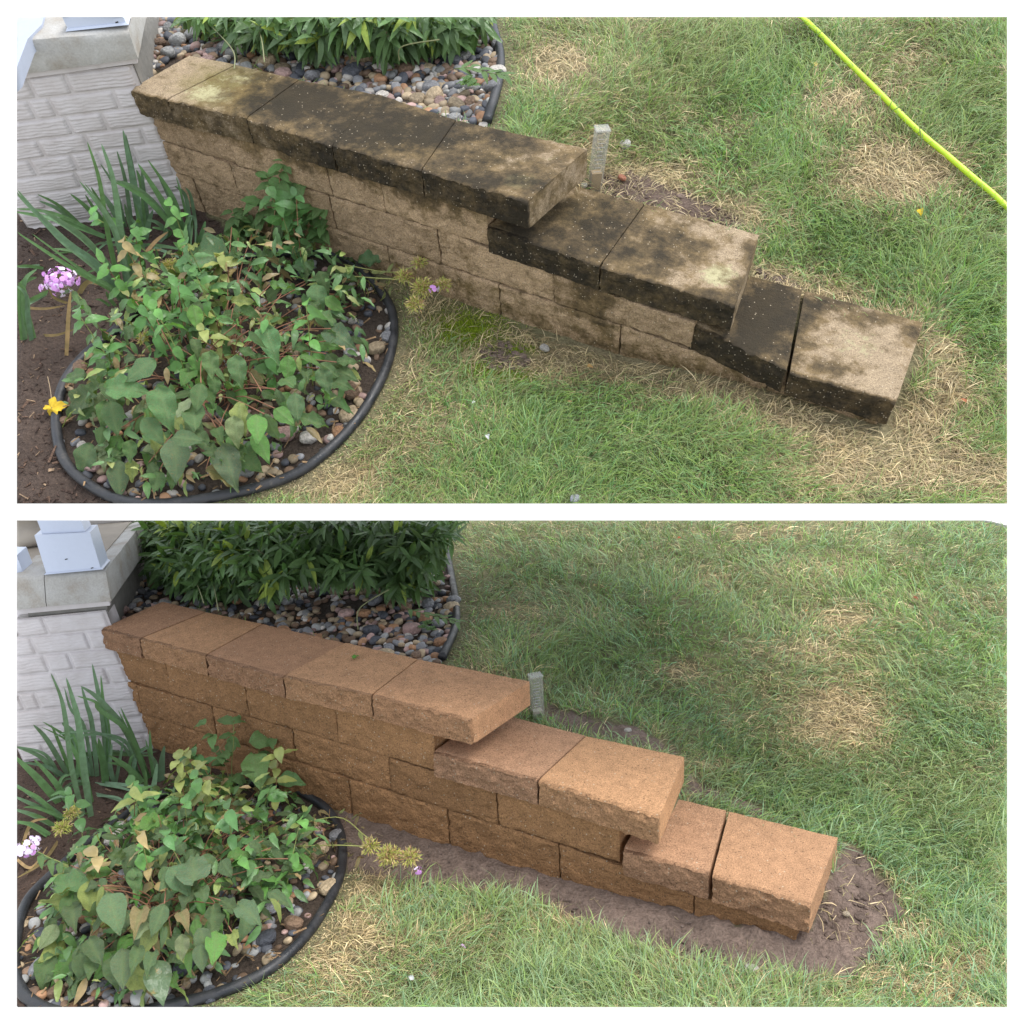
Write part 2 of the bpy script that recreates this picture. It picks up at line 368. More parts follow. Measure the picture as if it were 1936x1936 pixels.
def clearmat():
    mt, n, b, o = newmat('clear_plastic'); b.inputs['Base Color'].default_value = (.80, .80, .78, 1); b.inputs['Roughness'].default_value = .22
    b.inputs['Specular IOR Level'].default_value = .6; b.inputs['IOR'].default_value = 1.45
    tr = N(n, 'ShaderNodeBsdfTransparent', {'Color': (.95, .95, .94, 1)}); fr = N(n, 'ShaderNodeLayerWeight', {'Blend': .35}).outputs['Facing']
    n.links.new(N(n, 'ShaderNodeMixShader', {0: mth(n, 'ADD', mth(n, 'MULTIPLY', fr, .30), .035), 1: tr.outputs[0], 2: b.outputs[0]}).outputs[0], o.inputs[0]); return mt
M_CLEAR = clearmat()
# ------------------------------------------------------------------ the plots' own measurements
D = .306
G = {'U': dict(T=.092, o=.03, z2=-.151, z3=-.295, yd=-.05, gf=[(-1.5, -.46), (.03, -.467), (1.4, -.489), (1.86, -.497), (2.33, -.45), (2.6, -.445), (4, -.43)],
               gb=[(-3, -.05), (1.40, -.05), (1.58, -.20), (2.05, -.225), (2.19, -.325), (2.5, -.355), (2.7, -.38), (4, -.42)], xe=2.69),
     'L': dict(T=.088, o=.03, z2=-.154, z3=-.307, yd=-.004, gf=[(-1.5, -.52), (.2, -.517), (1.24, -.513), (1.65, -.511), (2.06, -.503), (2.48, -.475), (2.7, -.45), (4, -.43)],
               gb=[(-3, -.05), (1.62, -.05), (1.80, -.20), (2.24, -.225), (2.38, -.335), (2.6, -.36), (2.85, -.39), (4, -.43)], xe=2.81)}
def sstep(a, b, x): t = np.clip((x - a) / (b - a), 0, 1); return t * t * (3 - 2 * t)
def height(k, x, y):
    g = G[k]; x = np.asarray(x, float); y = np.asarray(y, float)
    f = np.interp(x, *zip(*g['gf'])); b = np.interp(x, *zip(*g['gb']))
    far = np.interp(x, [-3, 0, 1, 3, 5], [-.08, -.08, -.10, -.33, -.55])
    b = b + (far - b) * sstep(.45, 1.6, y)
    w = sstep(.10, .22, y); wr = sstep(-.1, .5, y); s = sstep(g['xe'] - .05, g['xe'] + .25, x); w = w * (1 - s) + wr * s
    h = f * (1 - w) + b * w
    return h + .012 * fbm(xy3(x * 2.2, y * 2.2, 3.), 2) + .005 * vn(xy3(x * 11, y * 11, 5.))
HT = {}
def height_fast(k, x, y):
    if k not in HT:
        xs = np.arange(-6, 7, .025); ys = np.arange(-3, 7.5, .0125); HT[k] = (height(k, *np.meshgrid(xs, ys, indexing='ij')), len(xs), len(ys))
    T, nx, ny = HT[k]; a = min(max((x + 6) / .025, 0), nx - 1.001); b = min(max((y + 3) / .0125, 0), ny - 1.001); i, j = int(a), int(b); a -= i; b -= j
    return T[i, j] * (1 - a) * (1 - b) + T[i + 1, j] * a * (1 - b) + T[i, j + 1] * (1 - a) * b + T[i + 1, j + 1] * a * b
def on_ground1(k, u, v, lift):
    P = PL[k]; d = (np.array([(u - CX) / FPX, (v - CX) / FPX, 1.]) @ P['R']).tolist(); C = P['C'].tolist(); z = -.35
    for _ in range(14):
        t = (z - C[2]) / d[2]; z = z * .4 + (height_fast(k, C[0] + d[0] * t, C[1] + d[1] * t) + lift) * .6
    t = (z - C[2]) / d[2]; return np.array([C[0] + d[0] * t, C[1] + d[1] * t, z])
def on_ground(k, u, v, lift=0.):
    if np.ndim(u) == 0: return on_ground1(k, float(u), float(v), float(lift))
    P = PL[k]; u = np.asarray(u, float); v = np.asarray(v, float); z = np.full(u.shape, -.35)
    for _ in range(14):
        X = bz(P, u, v, z); z = z * .4 + (height(k, X[..., 0], X[..., 1]) + lift) * .6
    return bz(P, u, v, z)
# ------------------------------------------------------------------ retaining walls
def rough_block(P, Q, mat, parent, name, col, amp=.006, step=.012, seed=0., stain=None, front_only=True, label=None, edge=.004):
    Q = np.asarray(Q, float); n = [max(2, int(round(np.linalg.norm(Q[a] - Q[b]) / step))) for a, b in ((1, 0), (3, 0), (4, 0))]
    if n[1] > 3 and front_only == 'shallow': n[1] = 3
    U_, F = cube_lattice(*n); V = trilin(U_, Q)
    s3 = np.array([seed * 3.7, seed * 1.3, seed * 5.1])
    nz = fbm(V * 34 + s3, 4, .62); nz2 = fbm(V * 85 + s3, 2)
    fr = np.clip(1 - U_[:, 1] * n[1] / 2.2, 0, 1) ** 1.5        # on and just behind the split face
    nf = nrm(np.cross(Q[1] - Q[0], Q[4] - Q[0]))
    rid = 1 - np.abs(fbm(V * [18, 18, 34] + s3 + 9, 3)) * 2.2
    V = V + nf * ((nz * 1.1 + nz2 * .55 + rid * .55) * amp * (U_[:, 1] < 1e-6) - 0 * fr)[:, None]
    ef = np.minimum.reduce([np.minimum(U_[:, 0] * n[0], (1 - U_[:, 0]) * n[0]), np.full(len(U_), 9.)])
    if name == 'wall_block':
        bd_ = np.minimum(np.minimum(U_[:, 0], 1 - U_[:, 0]) * n[0], np.minimum(U_[:, 2], 1 - U_[:, 2]) * n[2]); V = V - nf * ((U_[:, 1] < 1e-6) * np.clip(1 - bd_, 0, 1) * .0035)[:, None]
        V = V + nf * ((U_[:, 1] < 1e-6) * .0035 * fbm(np.stack([(V[:, 0] - V[:, 2] * 1.2) * 45, V[:, 1] * 0 + seed, (V[:, 0] + V[:, 2] * 1.2) * 14], -1), 3))[:, None]
    V[:, 2] -= (U_[:, 2] > .999) * (U_[:, 1] < 1.01 / n[1]) * (np.clip(nz2 + .2, 0, 1) * .004 + (U_[:, 1] < 1e-6) * .004) * (1 if name == 'cap_stone' else .35)
    V[:, 2] += (U_[:, 2] < .001) * (U_[:, 1] < 1.01 / n[1]) * np.clip(nz + .3, 0, 1) * (.006 if name == 'cap_stone' else .0018)
    cx = nrm(Q[1] - Q[0]); V += cx * (((U_[:, 0] < 1e-6) * 1. - (U_[:, 0] > .999) * 1.) * (edge * .3 + np.abs(nz2) * edge * (U_[:, 1] < 1.01 / n[1])))[:, None]
    V += .0008 * vn(V * 60 + 3)[:, None]
    at = {'split': (U_[:, 1] < 1e-6) * (1. if name == 'cap_stone' else .42)}
    if stain is not None: at.update(dict(zip(('stain', 'green', 'pale'), stain(V, U_))))
    return obj(P, name, V, F, mat, parent, sharp=38, color=col, attr=at, clip=True, **({'label': label} if label else {}))
def caps(k):
    P = PL[k]; g = G[k]; T = g['T']; z2, z3, yd = g['z2'], g['z3'], g['yd']
    def c(u, v, z, x0=None):
        X = bz(P, np.float64(u), np.float64(v), z)
        if x0 is not None:
            for _ in range(4): X = bz(P, np.float64(u), np.float64(v), z + yd * (X[0] - x0))
        return X
    out = []
    if k == 'U':
        fr = [(247, 168), (316, 187), (466, 221), (628, 273), (797, 320), (999, 379)]; bk = [(357, 105), (446, 122), (565, 150), (713, 178), (862, 227), (1111, 281)]
        t2f = [(920, 428), (1135, 501), (1392, 577)]; t2b = [(1040, 340), (1219, 385), (1436, 444)]
        t3f = [(1307, 612), (1491, 700), (1699, 758)]; t3b = [(1358, 505), (1519, 549), (1749, 610)]; x2, x3 = 1.40, 2.08
    else:
        fr = [(192, 1188), (266, 1206), (389.5, 1237), (536, 1277), (703, 1313), (891, 1360)]; bk = [(306, 1137.5), (389, 1157), (496, 1179), (652, 1215), (790, 1246), (1002, 1288)]
        t2f = [(818, 1421), (1017, 1474), (1248, 1545)]; t2b = [(925, 1345), (1107, 1391), (1295, 1431)]
        t3f = [(1175, 1606), (1344, 1651), (1536, 1712)]; t3b = [(1235, 1500), (1376, 1533), (1587, 1584)]; x2, x3 = 1.63, 2.27
    for F_, B_, z, x0, tier in ((fr, bk, 0., None, 1), (t2f, t2b, z2, x2, 2), (t3f, t3b, z3, x3, 3)):
        a = [c(*q, z, x0) for q in F_]; b = [c(*q, z, x0) for q in B_]
        for i in range(len(a) - 1):
            gap = (.0005 if k == 'U' else .0012) if tier < 3 else .0035
            ex = nrm(a[i + 1] - a[i]); q = [a[i] + ex * gap, a[i + 1] - ex * gap, b[i + 1] - ex * gap, b[i] + ex * gap]
            dz = np.array([0, 0, -.0012 * ((i * 7 + tier * 3) % 3)]); q = [x + dz for x in q]
            out.append((tier, i, q, T))
    return out
CAPC = {'L': [(.34, .195, .115), (.42, .24, .13), (.37, .21, .122), (.445, .255, .14), (.43, .245, .137), (.40, .235, .143), (.46, .265, .143), (.41, .24, .143), (.43, .25, .143)],
        'U': [(.36, .29, .20)] * 9}
BLKC = {'L': (.35, .19, .088), 'U': (.46, .325, .20)}
# dark growth on the upper wall, by spot: pixel centre, radii, amount
DARK = [(560, 190, 110, 45, .9), (700, 240, 130, 60, .75), (820, 250, 90, 40, .8), (870, 300, 90, 40, .45), (620, 210, 160, 60, .5), (1000, 340, 60, 30, .55), (950, 260, 90, 30, .55), (880, 345, 90, 22, .8),
        (1080, 300, 30, 30, .2), (1010, 440, 90, 30, .6), (1150, 425, 90, 60, .65), (1250, 470, 60, 55, .6), (1180, 480, 90, 35, .6), (1320, 470, 45, 35, .45), (1090, 470, 60, 30, .5), (1300, 560, 90, 20, .6), (1420, 480, 14, 40, .5),
        (1450, 590, 80, 60, .95), (1420, 640, 90, 50, .8), (1560, 575, 80, 20, .6), (1660, 600, 80, 18, .5), (1500, 640, 30, 60, .3), (1560, 700, 50, 18, .35), (1730, 620, 25, 20, .5), (700, 205, 120, 25, .6), (480, 200, 30, 25, .7)]
PALE = [(985, 342, 42, 16, .95), (1045, 300, 40, 16, .45), (1360, 520, 45, 32, .75), (1370, 440, 70, 20, .3), (1620, 650, 100, 60, .45), (400, 178, 60, 22, .72), (460, 150, 70, 16, .55), (740, 255, 60, 20, .25), (1210, 480, 20, 10, .5), (960, 430, 30, 14, .5), (1090, 395, 40, 16, .3)]
GREEN = [(440, 165, 120, 60, .85), (520, 190, 60, 40, .6), (760, 260, 200, 60, .5), (950, 300, 120, 50, .4), (1100, 400, 120, 60, .5), (1280, 440, 120, 60, .3), (1480, 600, 80, 60, .35)]
def spotf(uv, S):
    r = np.zeros(len(uv))
    for u, v, a, b, w in S:
        d = ((uv[:, 0] - u) / a) ** 2 + ((uv[:, 1] - v) / b) ** 2; r = np.maximum(r, w * np.exp(-d * .9))
    return r
def build_wall(k):
    P = PL[k]; g = G[k]; dirty = k == 'U'; mat = M_DIRTY if dirty else M_CLEAN
    base = (1.4, .15, float(height(k, 1.4, -.1)))
    root = thing(P, 'retaining_wall', base, 'stepped garden wall before cleaning, caps blackened by growth' if dirty else 'clean tan stepped garden wall with plain orange brown caps', 'wall', 'stepped retaining walls')
    for idx, (tier, i, q, T) in enumerate(caps(k)):
        Q = [x - [0, 0, T] for x in q] + list(q)
        def st(V, U_):
            uv = proj(P, V); top = U_[:, 2] > .99; bs = np.interp(V[:, 0], [.25, .60, 1.3, 1.6, 1.9, 2.1, 2.2, 2.35, 2.5], [.08, .33, .33, .30, .22, .14, .34, .30, .16]); s = np.where(top, bs + 1.0 * spotf(uv, DARK), 0.); gr = spotf(uv, GREEN) * top; pa = spotf(uv, PALE) * top
            fr = U_[:, 1] < 1e-6; f = np.clip((V[:, 0] - .35) / .5, 0, 1)
            s = np.where(fr, .46 + .34 * f + .08 * np.sin(V[:, 0] * 9), s)
            ends = ((U_[:, 0] > .999) & (i == {1: 4, 2: 1, 3: 1}[tier])) | ((U_[:, 0] < .001) & (i == 0)); inner = ((U_[:, 0] > .999) | (U_[:, 0] < .001)) & ~ends; s = np.where(ends & ~top & ~fr, .36, s); s = np.where(inner & ~top, .62, s)
            return s, gr, pa
        rough_block(P, Q, mat, root, 'cap_stone', tuple(np.array(CAPC[k][idx]) * ([1.08, 1.06, 1.02] if k == 'L' else [1.05, 1, .95])), .0088, .0090, idx + (20 if dirty else 0), st if dirty else None)
    # courses of wall blocks
    if k == 'U': A = [-.02, .37, .79, 1.008, 1.40]; Bc = [-.02, .335, .77, 1.201, 1.624, 2.09]; Cc = [-.02, .10, .54, .98, 1.421, 1.857, 2.333, 2.66]
    else: A = [.0, .334, .77, 1.205, 1.62]; Bc = [.0, .13, .571, .984, 1.421, 1.846, 2.262]; Cc = [.0, .38, .80, 1.234, 1.651, 2.06, 2.486, 2.77]
    zab = (lambda x: np.interp(x, [.07, .7, 1.2, 1.6], [-.198, -.216, -.221, -.232])) if k == 'U' else (lambda x: np.interp(x, [0, .8, 1.6], [-.236, -.238, -.238]))
    zbc = (lambda x: np.interp(x, [.04, .7, 1.4, 2.1], [-.323, -.350, -.367, -.376])) if k == 'U' else (lambda x: np.interp(x, [0, 2.3], [-.373, -.372]))
    z2 = lambda x: g['z2'] - g['T'] + g['yd'] * (x - (1.4 if k == 'U' else 1.63)) - .003
    z3 = lambda x: g['z3'] - g['T'] + g['yd'] * (x - (2.08 if k == 'U' else 2.27)) - .003
    x2, x3 = (1.41, 2.10) if k == 'U' else (1.64, 2.28)
    gfz = lambda x: np.interp(x, *zip(*g['gf'])) - .09
    n = 0
    for row, xs, top, bot in ((0, A, lambda x: -g['T'] - .003 + 0 * x, zab), (1, Bc, lambda x: np.where(x > x2 - .02, np.minimum(zab(x), z2(x)), zab(x)), zbc), (2, Cc, lambda x: np.where(x > x3 - .02, np.minimum(zbc(x), z3(x)), zbc(x)), gfz)):
        for a, b in zip(xs[:-1], xs[1:]):
            n += 1; e = .0010; a_, b_ = a + e, b - e; y0 = g['o'] + .004 * vn(np.array([n * 3.1, 1., 2.])); y1 = D - .02
            if k == 'L' and row < 3: y0 -= 0.0
            za, zb, ta, tb = float(bot(a_)) + .0011, float(bot(b_)) + .0011, float(top(np.float64(a_))) - .0006, float(top(np.float64(b_))) - .0006
            Q = [(a_, y0, za), (b_, y0, zb), (b_, y1, zb), (a_, y1, za), (a_, y0, ta), (b_, y0, tb), (b_, y1, tb), (a_, y1, ta)]
            c = np.array(BLKC[k]) * (1 + .17 * vn(np.array([n * 1.7, 4., 9.])))
            def st(V, U_):
                x, z = V[:, 0], V[:, 2]; s = .13 + .26 * np.exp(-((z + .47) / .05) ** 2) * np.clip(x - .6, 0, 1) + .12 * vn(np.stack([x * 5, z * 3, 0 * x], -1)) + (.20 + .22 * vn(np.stack([x * 16, 0 * z + 2, 0 * x], -1))) * np.exp(-((z + .10) / .06) ** 2) * (x > .35) * (x < 1.6) + .42 * np.exp(-((x - 1.74) / .085) ** 2) * (z > -.40) + .16 * (z > -.16) * np.exp(-((z + .10) / .04) ** 2)
                gr = .35 * np.exp(-((z + .13) / .09) ** 2) * np.clip(x - .3, 0, 1) + .36 * (z < -.38) * (x > .9)
                return s, gr, 0 * x
            rough_block(P, Q, mat, root, 'wall_block', tuple(c), .0060 if row else .0045, .0095, n + (50 if dirty else 90), st if dirty else None, 'shallow', edge=.0025)
    prism(P, 'wall_core', [(-.01, .05, -.60), (g['xe'] - .12, .05, -.60), (g['xe'] - .12, D - .04, -.60), (-.01, D - .04, -.60), (-.01, .05, -.42), (g['xe'] - .12, .05, -.42), (g['xe'] - .12, D - .04, -.42), (-.01, D - .04, -.42)], M_FOUND, root, .1)
    return root
# ------------------------------------------------------------------ house pier, coping, post
def homog(src, dst):
    A = []
    for (x, y), (u, v) in zip(src, dst):
        A += [[x, y, 1, 0, 0, 0, -u * x, -u * y, -u], [0, 0, 0, x, y, 1, -v * x, -v * y, -v]]
    h = np.linalg.svd(np.array(A, float))[2][-1].reshape(3, 3); return h
def build_pier(k):
    P = PL[k]; off = {'U': (20, 20, 6.44), 'L': (0, 960, 2.76)}[k]
    px = lambda q: (q[0] / off[2] + off[0], q[1] / off[2] + off[1])
    if k == 'U':
        H = homog([(0, 1), (1, 1), (0, 4), (1, 4)], [px(q) for q in ((75, 1110), (1440, 945), (467, 1790), (1719, 1630))]); J0, J1 = (286, 217), (362, 391); th = 219
    else:
        H = homog([(0, 1), (1, 1), (0, 5), (1, 5)], [px(q) for q in ((90, 681), (526, 638), (255, 1048), (674, 1007))]); J0, J1 = (225, 1239), (290, 1413); th = 221
    hp = lambda s, r: (lambda q: (q[..., 0] / q[..., 2], q[..., 1] / q[..., 2]))(np.stack([s, r, np.ones_like(s)], -1) @ H.T)
    p0 = by(P, *map(np.float64, J0), .028); p1 = by(P, *map(np.float64, J1), .028)
    hd = np.array([math.cos(math.radians(th)), math.sin(math.radians(th)), 0]); up = nrm(p0 - p1); n = nrm(np.cross(hd, up))
    if n @ (P['C'] - p0) < 0: n = -n
    inn = -nrm(np.array([n[0], n[1], 0]))
    pf = lambda u, v, o_=0.: bpl(P, np.asarray(u, float), np.asarray(v, float), p0 + n * o_, n)
    root = thing(P, 'porch_pier', tuple(p1), 'painted brick porch pier behind the sword leaves, beside the ' + ('blackened wall' if k == 'U' else 'clean orange brown wall'), 'pier', 'painted brick porch piers')
    # backing: mortar plane with depth
    if k == 'U': rows = range(0, 9); smin, smax = -1.2, 1.0; joints = {0: [-.25, .18, .50], 1: [-.7, .085, .27, .845], 2: [-.4, .33, .66], 3: [-.55, -.03, .42, .955], 4: [-.2, .20, .46, .80], 5: [-.5, .15, .37, 1.1], 6: [-.3, .34, .75], 7: [-.4, .1, .5, 1.], 8: [-.2, .3, .8]}
    else: rows = range(0, 9); smin, smax = -1.2, 1.0; joints = {0: [-.3, .02, .38], 1: [-.5, .14, .80], 2: [-.2, .20, .50], 3: [-.4, .23, .86], 4: [-.3, -.1, .32], 5: [-.5, .29, .75], 6: [-.2, .38, .6], 7: [-.3, .1, .5, 1.], 8: [-.2, .3, .8]}
    def P3(s, r, o_=0.):
        u, v = hp(np.asarray(s, float), np.asarray(r, float)); X = pf(u, v)
        return X + n * (o_ if np.isscalar(o_) else np.asarray(o_)[..., None])
    # right limit of the face: the junction with the wall, or the pier's own corner above it
    X0 = p0 + up * .0; 
    sgrid = np.linspace(0, 2, 60)
    def s_lim(r):
        X = P3(sgrid, np.full(60, r)); d = (X - p0) @ np.cross(n, up); ref = (P3(np.array([0.]), np.array([r])) - p0) @ np.cross(n, up)
        d = d * (-np.sign(ref[0])); j = np.argmax(d > -.004) if (d > -.004).any() else 59
        return sgrid[j]
    bk = []
    sm = [(-.62, s_lim(r) + .02) for r in range(0, 10)]
    cols = np.concatenate([[P3(a, r, -.006), P3(b, r, -.006)] for r, (a, b) in enumerate(sm)])
    Vb = np.concatenate([cols, cols + inn * .05]); Fb = []
    m_ = len(cols)
    for r in range(9):
        a = 2 * r; Fb += [[a, a + 1, a + 3, a + 2], [m_ + a, m_ + a + 2, m_ + a + 3, m_ + a + 1], [a + 1, m_ + a + 1, m_ + a + 3, a + 3], [a, a + 2, m_ + a + 2, m_ + a]]
    # tessellated mortar sheet
    ss, rr = np.meshgrid(np.linspace(0, 1, 41), np.linspace(0, 9, 37), indexing='ij'); sa = np.interp(rr, range(10), [q[0] for q in sm]); sb = np.interp(rr, range(10), [q[1] for q in sm])
    V = P3(sa + (sb - sa) * ss, rr, -.0075).reshape(-1, 3); nV = len(V); V = np.concatenate([V, V + inn * .12]); F = grid_faces(40, 36)
    rim = [i * 37 for i in range(41)] + [40 * 37 + j for j in range(1, 37)] + [i * 37 + 36 for i in range(39, -1, -1)] + [j for j in range(35, 0, -1)]
    Fr = [[rim[i], rim[(i + 1) % len(rim)], rim[(i + 1) % len(rim)] + nV, rim[i] + nV] for i in range(len(rim))]
    obj(P, 'mortar', V, F.tolist() + Fr + (F + nV)[:, ::-1].tolist(), M_BRICK, root)
    for r in rows:
        js = [-.62] + [j_ for j_ in joints[r] if j_ > -.58] + [s_lim(r + .5)]
        js = [j for j in js if j <= js[-1]]
        for a, b in zip(js[:-1], js[1:]):
            if b - a < .03: continue
            g_ = .010; ns = max(4, int((b - a) * 44)); nr = 22
            ss, rr = np.meshgrid(np.linspace(a + g_, b - g_, ns + 1), np.linspace(r + .04, r + .96, nr + 1), indexing='ij')
            cr = ((r * 13 + a * 31) % 7)
            q = np.stack([ss * 11 + cr, (rr - r) * 2.2 + r * 5, np.full_like(ss, cr)], -1)
            wv = .6 * np.sin((rr - r) * 2 * math.pi * 6.0 + 6.5 * fbm(q, 3) + cr) + 1.1 * fbm(np.stack([ss * 16 + cr * 3, (rr - r) * 9 + cr, np.full_like(ss, cr + 7.)], -1), 2)
            amp = .0014 * (1 + .6 * vn(q * .7 + 5))
            ed = np.minimum(np.minimum((ss - a - g_) / .02, (b - g_ - ss) / .02), np.minimum((rr - r - .04) / .12, (r + .96 - rr) / .12)); ed = np.clip(ed, 0, 1) ** .5
            o_ = -.0085 + (.0085 + np.sign(wv) * np.abs(wv) ** .6 * amp) * ed
            Vt = P3(ss, rr, o_).reshape(-1, 3); Ft = grid_faces(ns, nr)
            # closed at the back
            kk = len(Vt); N1 = nr + 1
            rim = [i * N1 for i in range(ns + 1)] + [ns * N1 + j for j in range(1, N1)] + [i * N1 + nr for i in range(ns - 1, -1, -1)] + [j for j in range(nr - 1, 0, -1)]
            Vr = Vt[rim] - n * .006; Ff = Ft.tolist() + [[rim[i], rim[(i + 1) % len(rim)], kk + (i + 1) % len(rim), kk + i] for i in range(len(rim))]
            obj(P, 'brick', np.concatenate([Vt, Vr]), Ff, M_BRICK, root, sharp=70)
    # coping slab
    if k == 'U':
        bot = [(20, 144.5), (79, 135), (175, 123), (261, 112)]; top = [(20, 77.5), (82, 70), (165, 64), (243, 59)]
    else:
        bot = [(20, 1155), (87, 1147), (150, 1142), (210, 1137)]; top = [(20, 1093), (82, 1086), (140, 1081), (199, 1078)]
    fo = .028; b3 = [pf(*q, fo) for q in bot]; t3 = [pf(*q, fo) for q in top]
    zt = np.mean([q[2] for q in t3]); P['ztop'] = zt
    L_ = {'U': 1.1, 'L': 1.9}[k]
    segs = {'U': [(0, 3)], 'L': [(0, 1), (1, 3)]}[k]
    for a, b in segs:
        ex = nrm(b3[b] - b3[a]) * (.003 if k == 'L' else 0)
        Q = [b3[a] + ex, b3[b], b3[b] + inn * .30, b3[a] + inn * .30 + ex, t3[a] + ex, t3[b], t3[b] + inn * .30, t3[a] + inn * .30 + ex]
        nn = [max(2, int(np.linalg.norm(Q[x] - Q[y]) / .018)) for x, y in ((1, 0), (3, 0), (4, 0))]
        U_, F = cube_lattice(*nn); V = trilin(U_, Q); V += n * (fbm(V * 16, 3) * .004 * (U_[:, 1] < 1e-6))[:, None]; V[:, 2] += .0025 * fbm(V * 12 + 4, 3)
        e = (U_[:, 1] < 1e-6) & (U_[:, 2] > .999); V[e] -= n * .005; V[e, 2] -= .004
        e = (U_[:, 1] < 1e-6) & (U_[:, 2] < .001); V[e] -= n * .004
        obj(P, 'coping_stone', V, F, M_SLAB, root, sharp=45)
    # the coping running back along the side, and the pier's side wall
    side = nrm(np.array([-hd[0], -hd[1], 0]))
    cr_b, cr_t = b3[-1], t3[-1]; y0 = .302; nseg = 3 if k == 'L' else 3; ln = .30
    for i in range(nseg):
        a = y0 + i * ln; b = a + ln - .004
        Q = [cr_b + inn * a - side * .35, cr_b + inn * a, cr_b + inn * b, cr_b + inn * b - side * .35, cr_t + inn * a - side * .35, cr_t + inn * a, cr_t + inn * b, cr_t + inn * b - side * .35]
        nn = [12, 10, 5]; U_, F = cube_lattice(*nn); V = trilin(U_, Q); V += side * (fbm(V * 14 + i, 3) * .006 * (U_[:, 0] > .999))[:, None]
        obj(P, 'coping_stone', V, F, M_SLAB, root, sharp=45)
    pb = p0 + 0 * up; back = inn * 1.35
    cT = cr_b - side * .03 - n * .03; cB = np.array([cT[0], cT[1], -.35]); 
    Q = [cB - side * .3 + inn * .01, cB + inn * .01, cB + back, cB - side * .3 + back, cT - side * .3 + inn * .01, cT + inn * .01, cT + back, cT - side * .3 + back]
    prism(P, 'side_wall', Q, M_FOUND, root, .04)
    # band under the coping
    bq = [q - n * .02 + np.array([0, 0, .002]) for q in (b3[0], b3[-1])]
    dn = np.array([0, 0, -.022])
    Q = [bq[0] + dn, bq[1] + dn - side * .012, bq[1] + dn + inn * .02 - side * .012, bq[0] + dn + inn * .02, bq[0], bq[1] - side * .012, bq[1] + inn * .02 - side * .012, bq[0] + inn * .02]
    prism(P, 'mortar_band', Q, M_BRICK, root, .03)
    # post on the coping
    if k == 'U': pb_ = [(129.5, 57.3), (239, 45.5)]; tp = [(121, 30 - 40), (231, -60)]; dp = .11
    else: pb_ = [(88, 1086), (191, 1076.5)]; tp = [(65, 1012), (170, 1006.5)]; dp = .12
    q0, q1 = [bz(P, *map(np.float64, q), zt + .001) for q in pb_]; pn = n
    e_ = nrm(q1 - q0); pn2 = nrm(np.cross(e_, up)); 
    t0, t1 = [bpl(P, *map(np.float64, q), q0, pn2) for q in tp]
    if k == 'U': t0, t1 = q0 + up * .2, q1 + up * .2
    bkv = nrm(np.array([inn[0], inn[1], 0])) * dp
    r2 = thing(P, 'porch_post', tuple(q0), ('foot of the white porch post on the cracked grey coping' if k == 'U' else 'white porch post rising from its square plinth on the grey coping'), 'post', 'white porch posts')
    prism(P, 'plinth', [q0, q1, q1 + bkv, q0 + bkv, t0, t1, t1 + bkv, t0 + bkv], M_WHITE, r2, .02)
    tr = .008
    prism(P, 'caulk_bead', [q0 + n * tr - e_ * tr, q1 + n * tr + e_ * tr, q1 + bkv + e_ * tr, q0 + bkv - e_ * tr] + [x + up * .006 for x in (q0 + n * tr * .3, q1 + n * tr * .3 + e_ * tr * .3, q1 + bkv + e_ * tr * .3, q0 + bkv)], M_WHITE, r2, .02)
    for hx, hy in ({'U': [(222, 44.5)], 'L': [(175, 1075.5), (66 + 60, 1059)]}[k]):
        hc = bpl(P, np.float64(hx), np.float64(hy), q0, pn2); prism(P, 'weep_hole', [hc + e_ * a + up * b + pn2 * c * (1 if pn2 @ (P['C'] - q0) > 0 else -1) for c2 in (0, 1) for a, b, c in ((-.005, .001 + .004 * c2, .0015), (.005, .003 + .004 * c2, .0015), (.005, .003 + .004 * c2, -.001), (-.005, .001 + .004 * c2, -.001))], M_RUBBER, r2, .01)
    if k == 'L':
        s0, s1 = t0 + (t1 - t0) * .12 + bkv * .12 + up * .0005, t0 + (t1 - t0) * .90 + bkv * .12 + up * .0005
        prism(P, 'shaft', [s0, s1, s1 + bkv * .76, s0 + bkv * .76] + [x + up * .25 for x in (s0, s1, s1 + bkv * .76, s0 + bkv * .76)], M_WHITE, r2, .02)
        # porch floor, back wall, neighbouring post, ornament
        f0 = [t3[0] + inn * .06, t3[-1] + inn * .06 - side * .06]; dz = np.array([0, 0, -.02]); zf = np.array([0, 0, .004])
        Q = [f0[0] - side * 1. + dz, f0[1] + dz, f0[1] + inn * .75 + dz, f0[0] - side * 1. + inn * .75 + dz]; Q += [x + zf - dz for x in Q]
        prism(P, 'porch_floor', Q, simple('porch_floor_concrete', (.27, .235, .19), .8, .2, 14, .003), root, .04)
        w0 = f0[1] + inn * .72 + side * .02; w1 = w0 - side * 1.4
        Q = [w1, w0, w0 + inn * .08, w1 + inn * .08]; Q += [x + np.array([0, 0, .9]) for x in Q]
        hw = thing(P, 'house_wall', tuple(w0), 'pale painted house wall closing the porch behind the white post', 'wall')
        nb = 9
        for i in range(nb):
            a = .1 * i; q = [x + np.array([0, 0, a]) for x in (w1, w0, w0 + inn * .08, w1 + inn * .08)]; q += [x + np.array([0, 0, .097]) for x in q]
            prism(P, 'siding_board', q, simple('siding_paint', (.62, .60, .585), .5, .06, 30, .001) if i == 0 else bpy.data.materials['siding_paint'], hw, .05)
        # second post at left edge
        a0 = bz(P, np.float64(-30), np.float64(1092), zt + .001); a1 = bz(P, np.float64(43), np.float64(1081), zt + .001)
        up2 = nrm(up); b_ = inn * .12
        r3 = thing(P, 'porch_post', tuple(a1), 'sliver of a second white post at the extreme left edge of the porch', 'post', 'white porch posts')
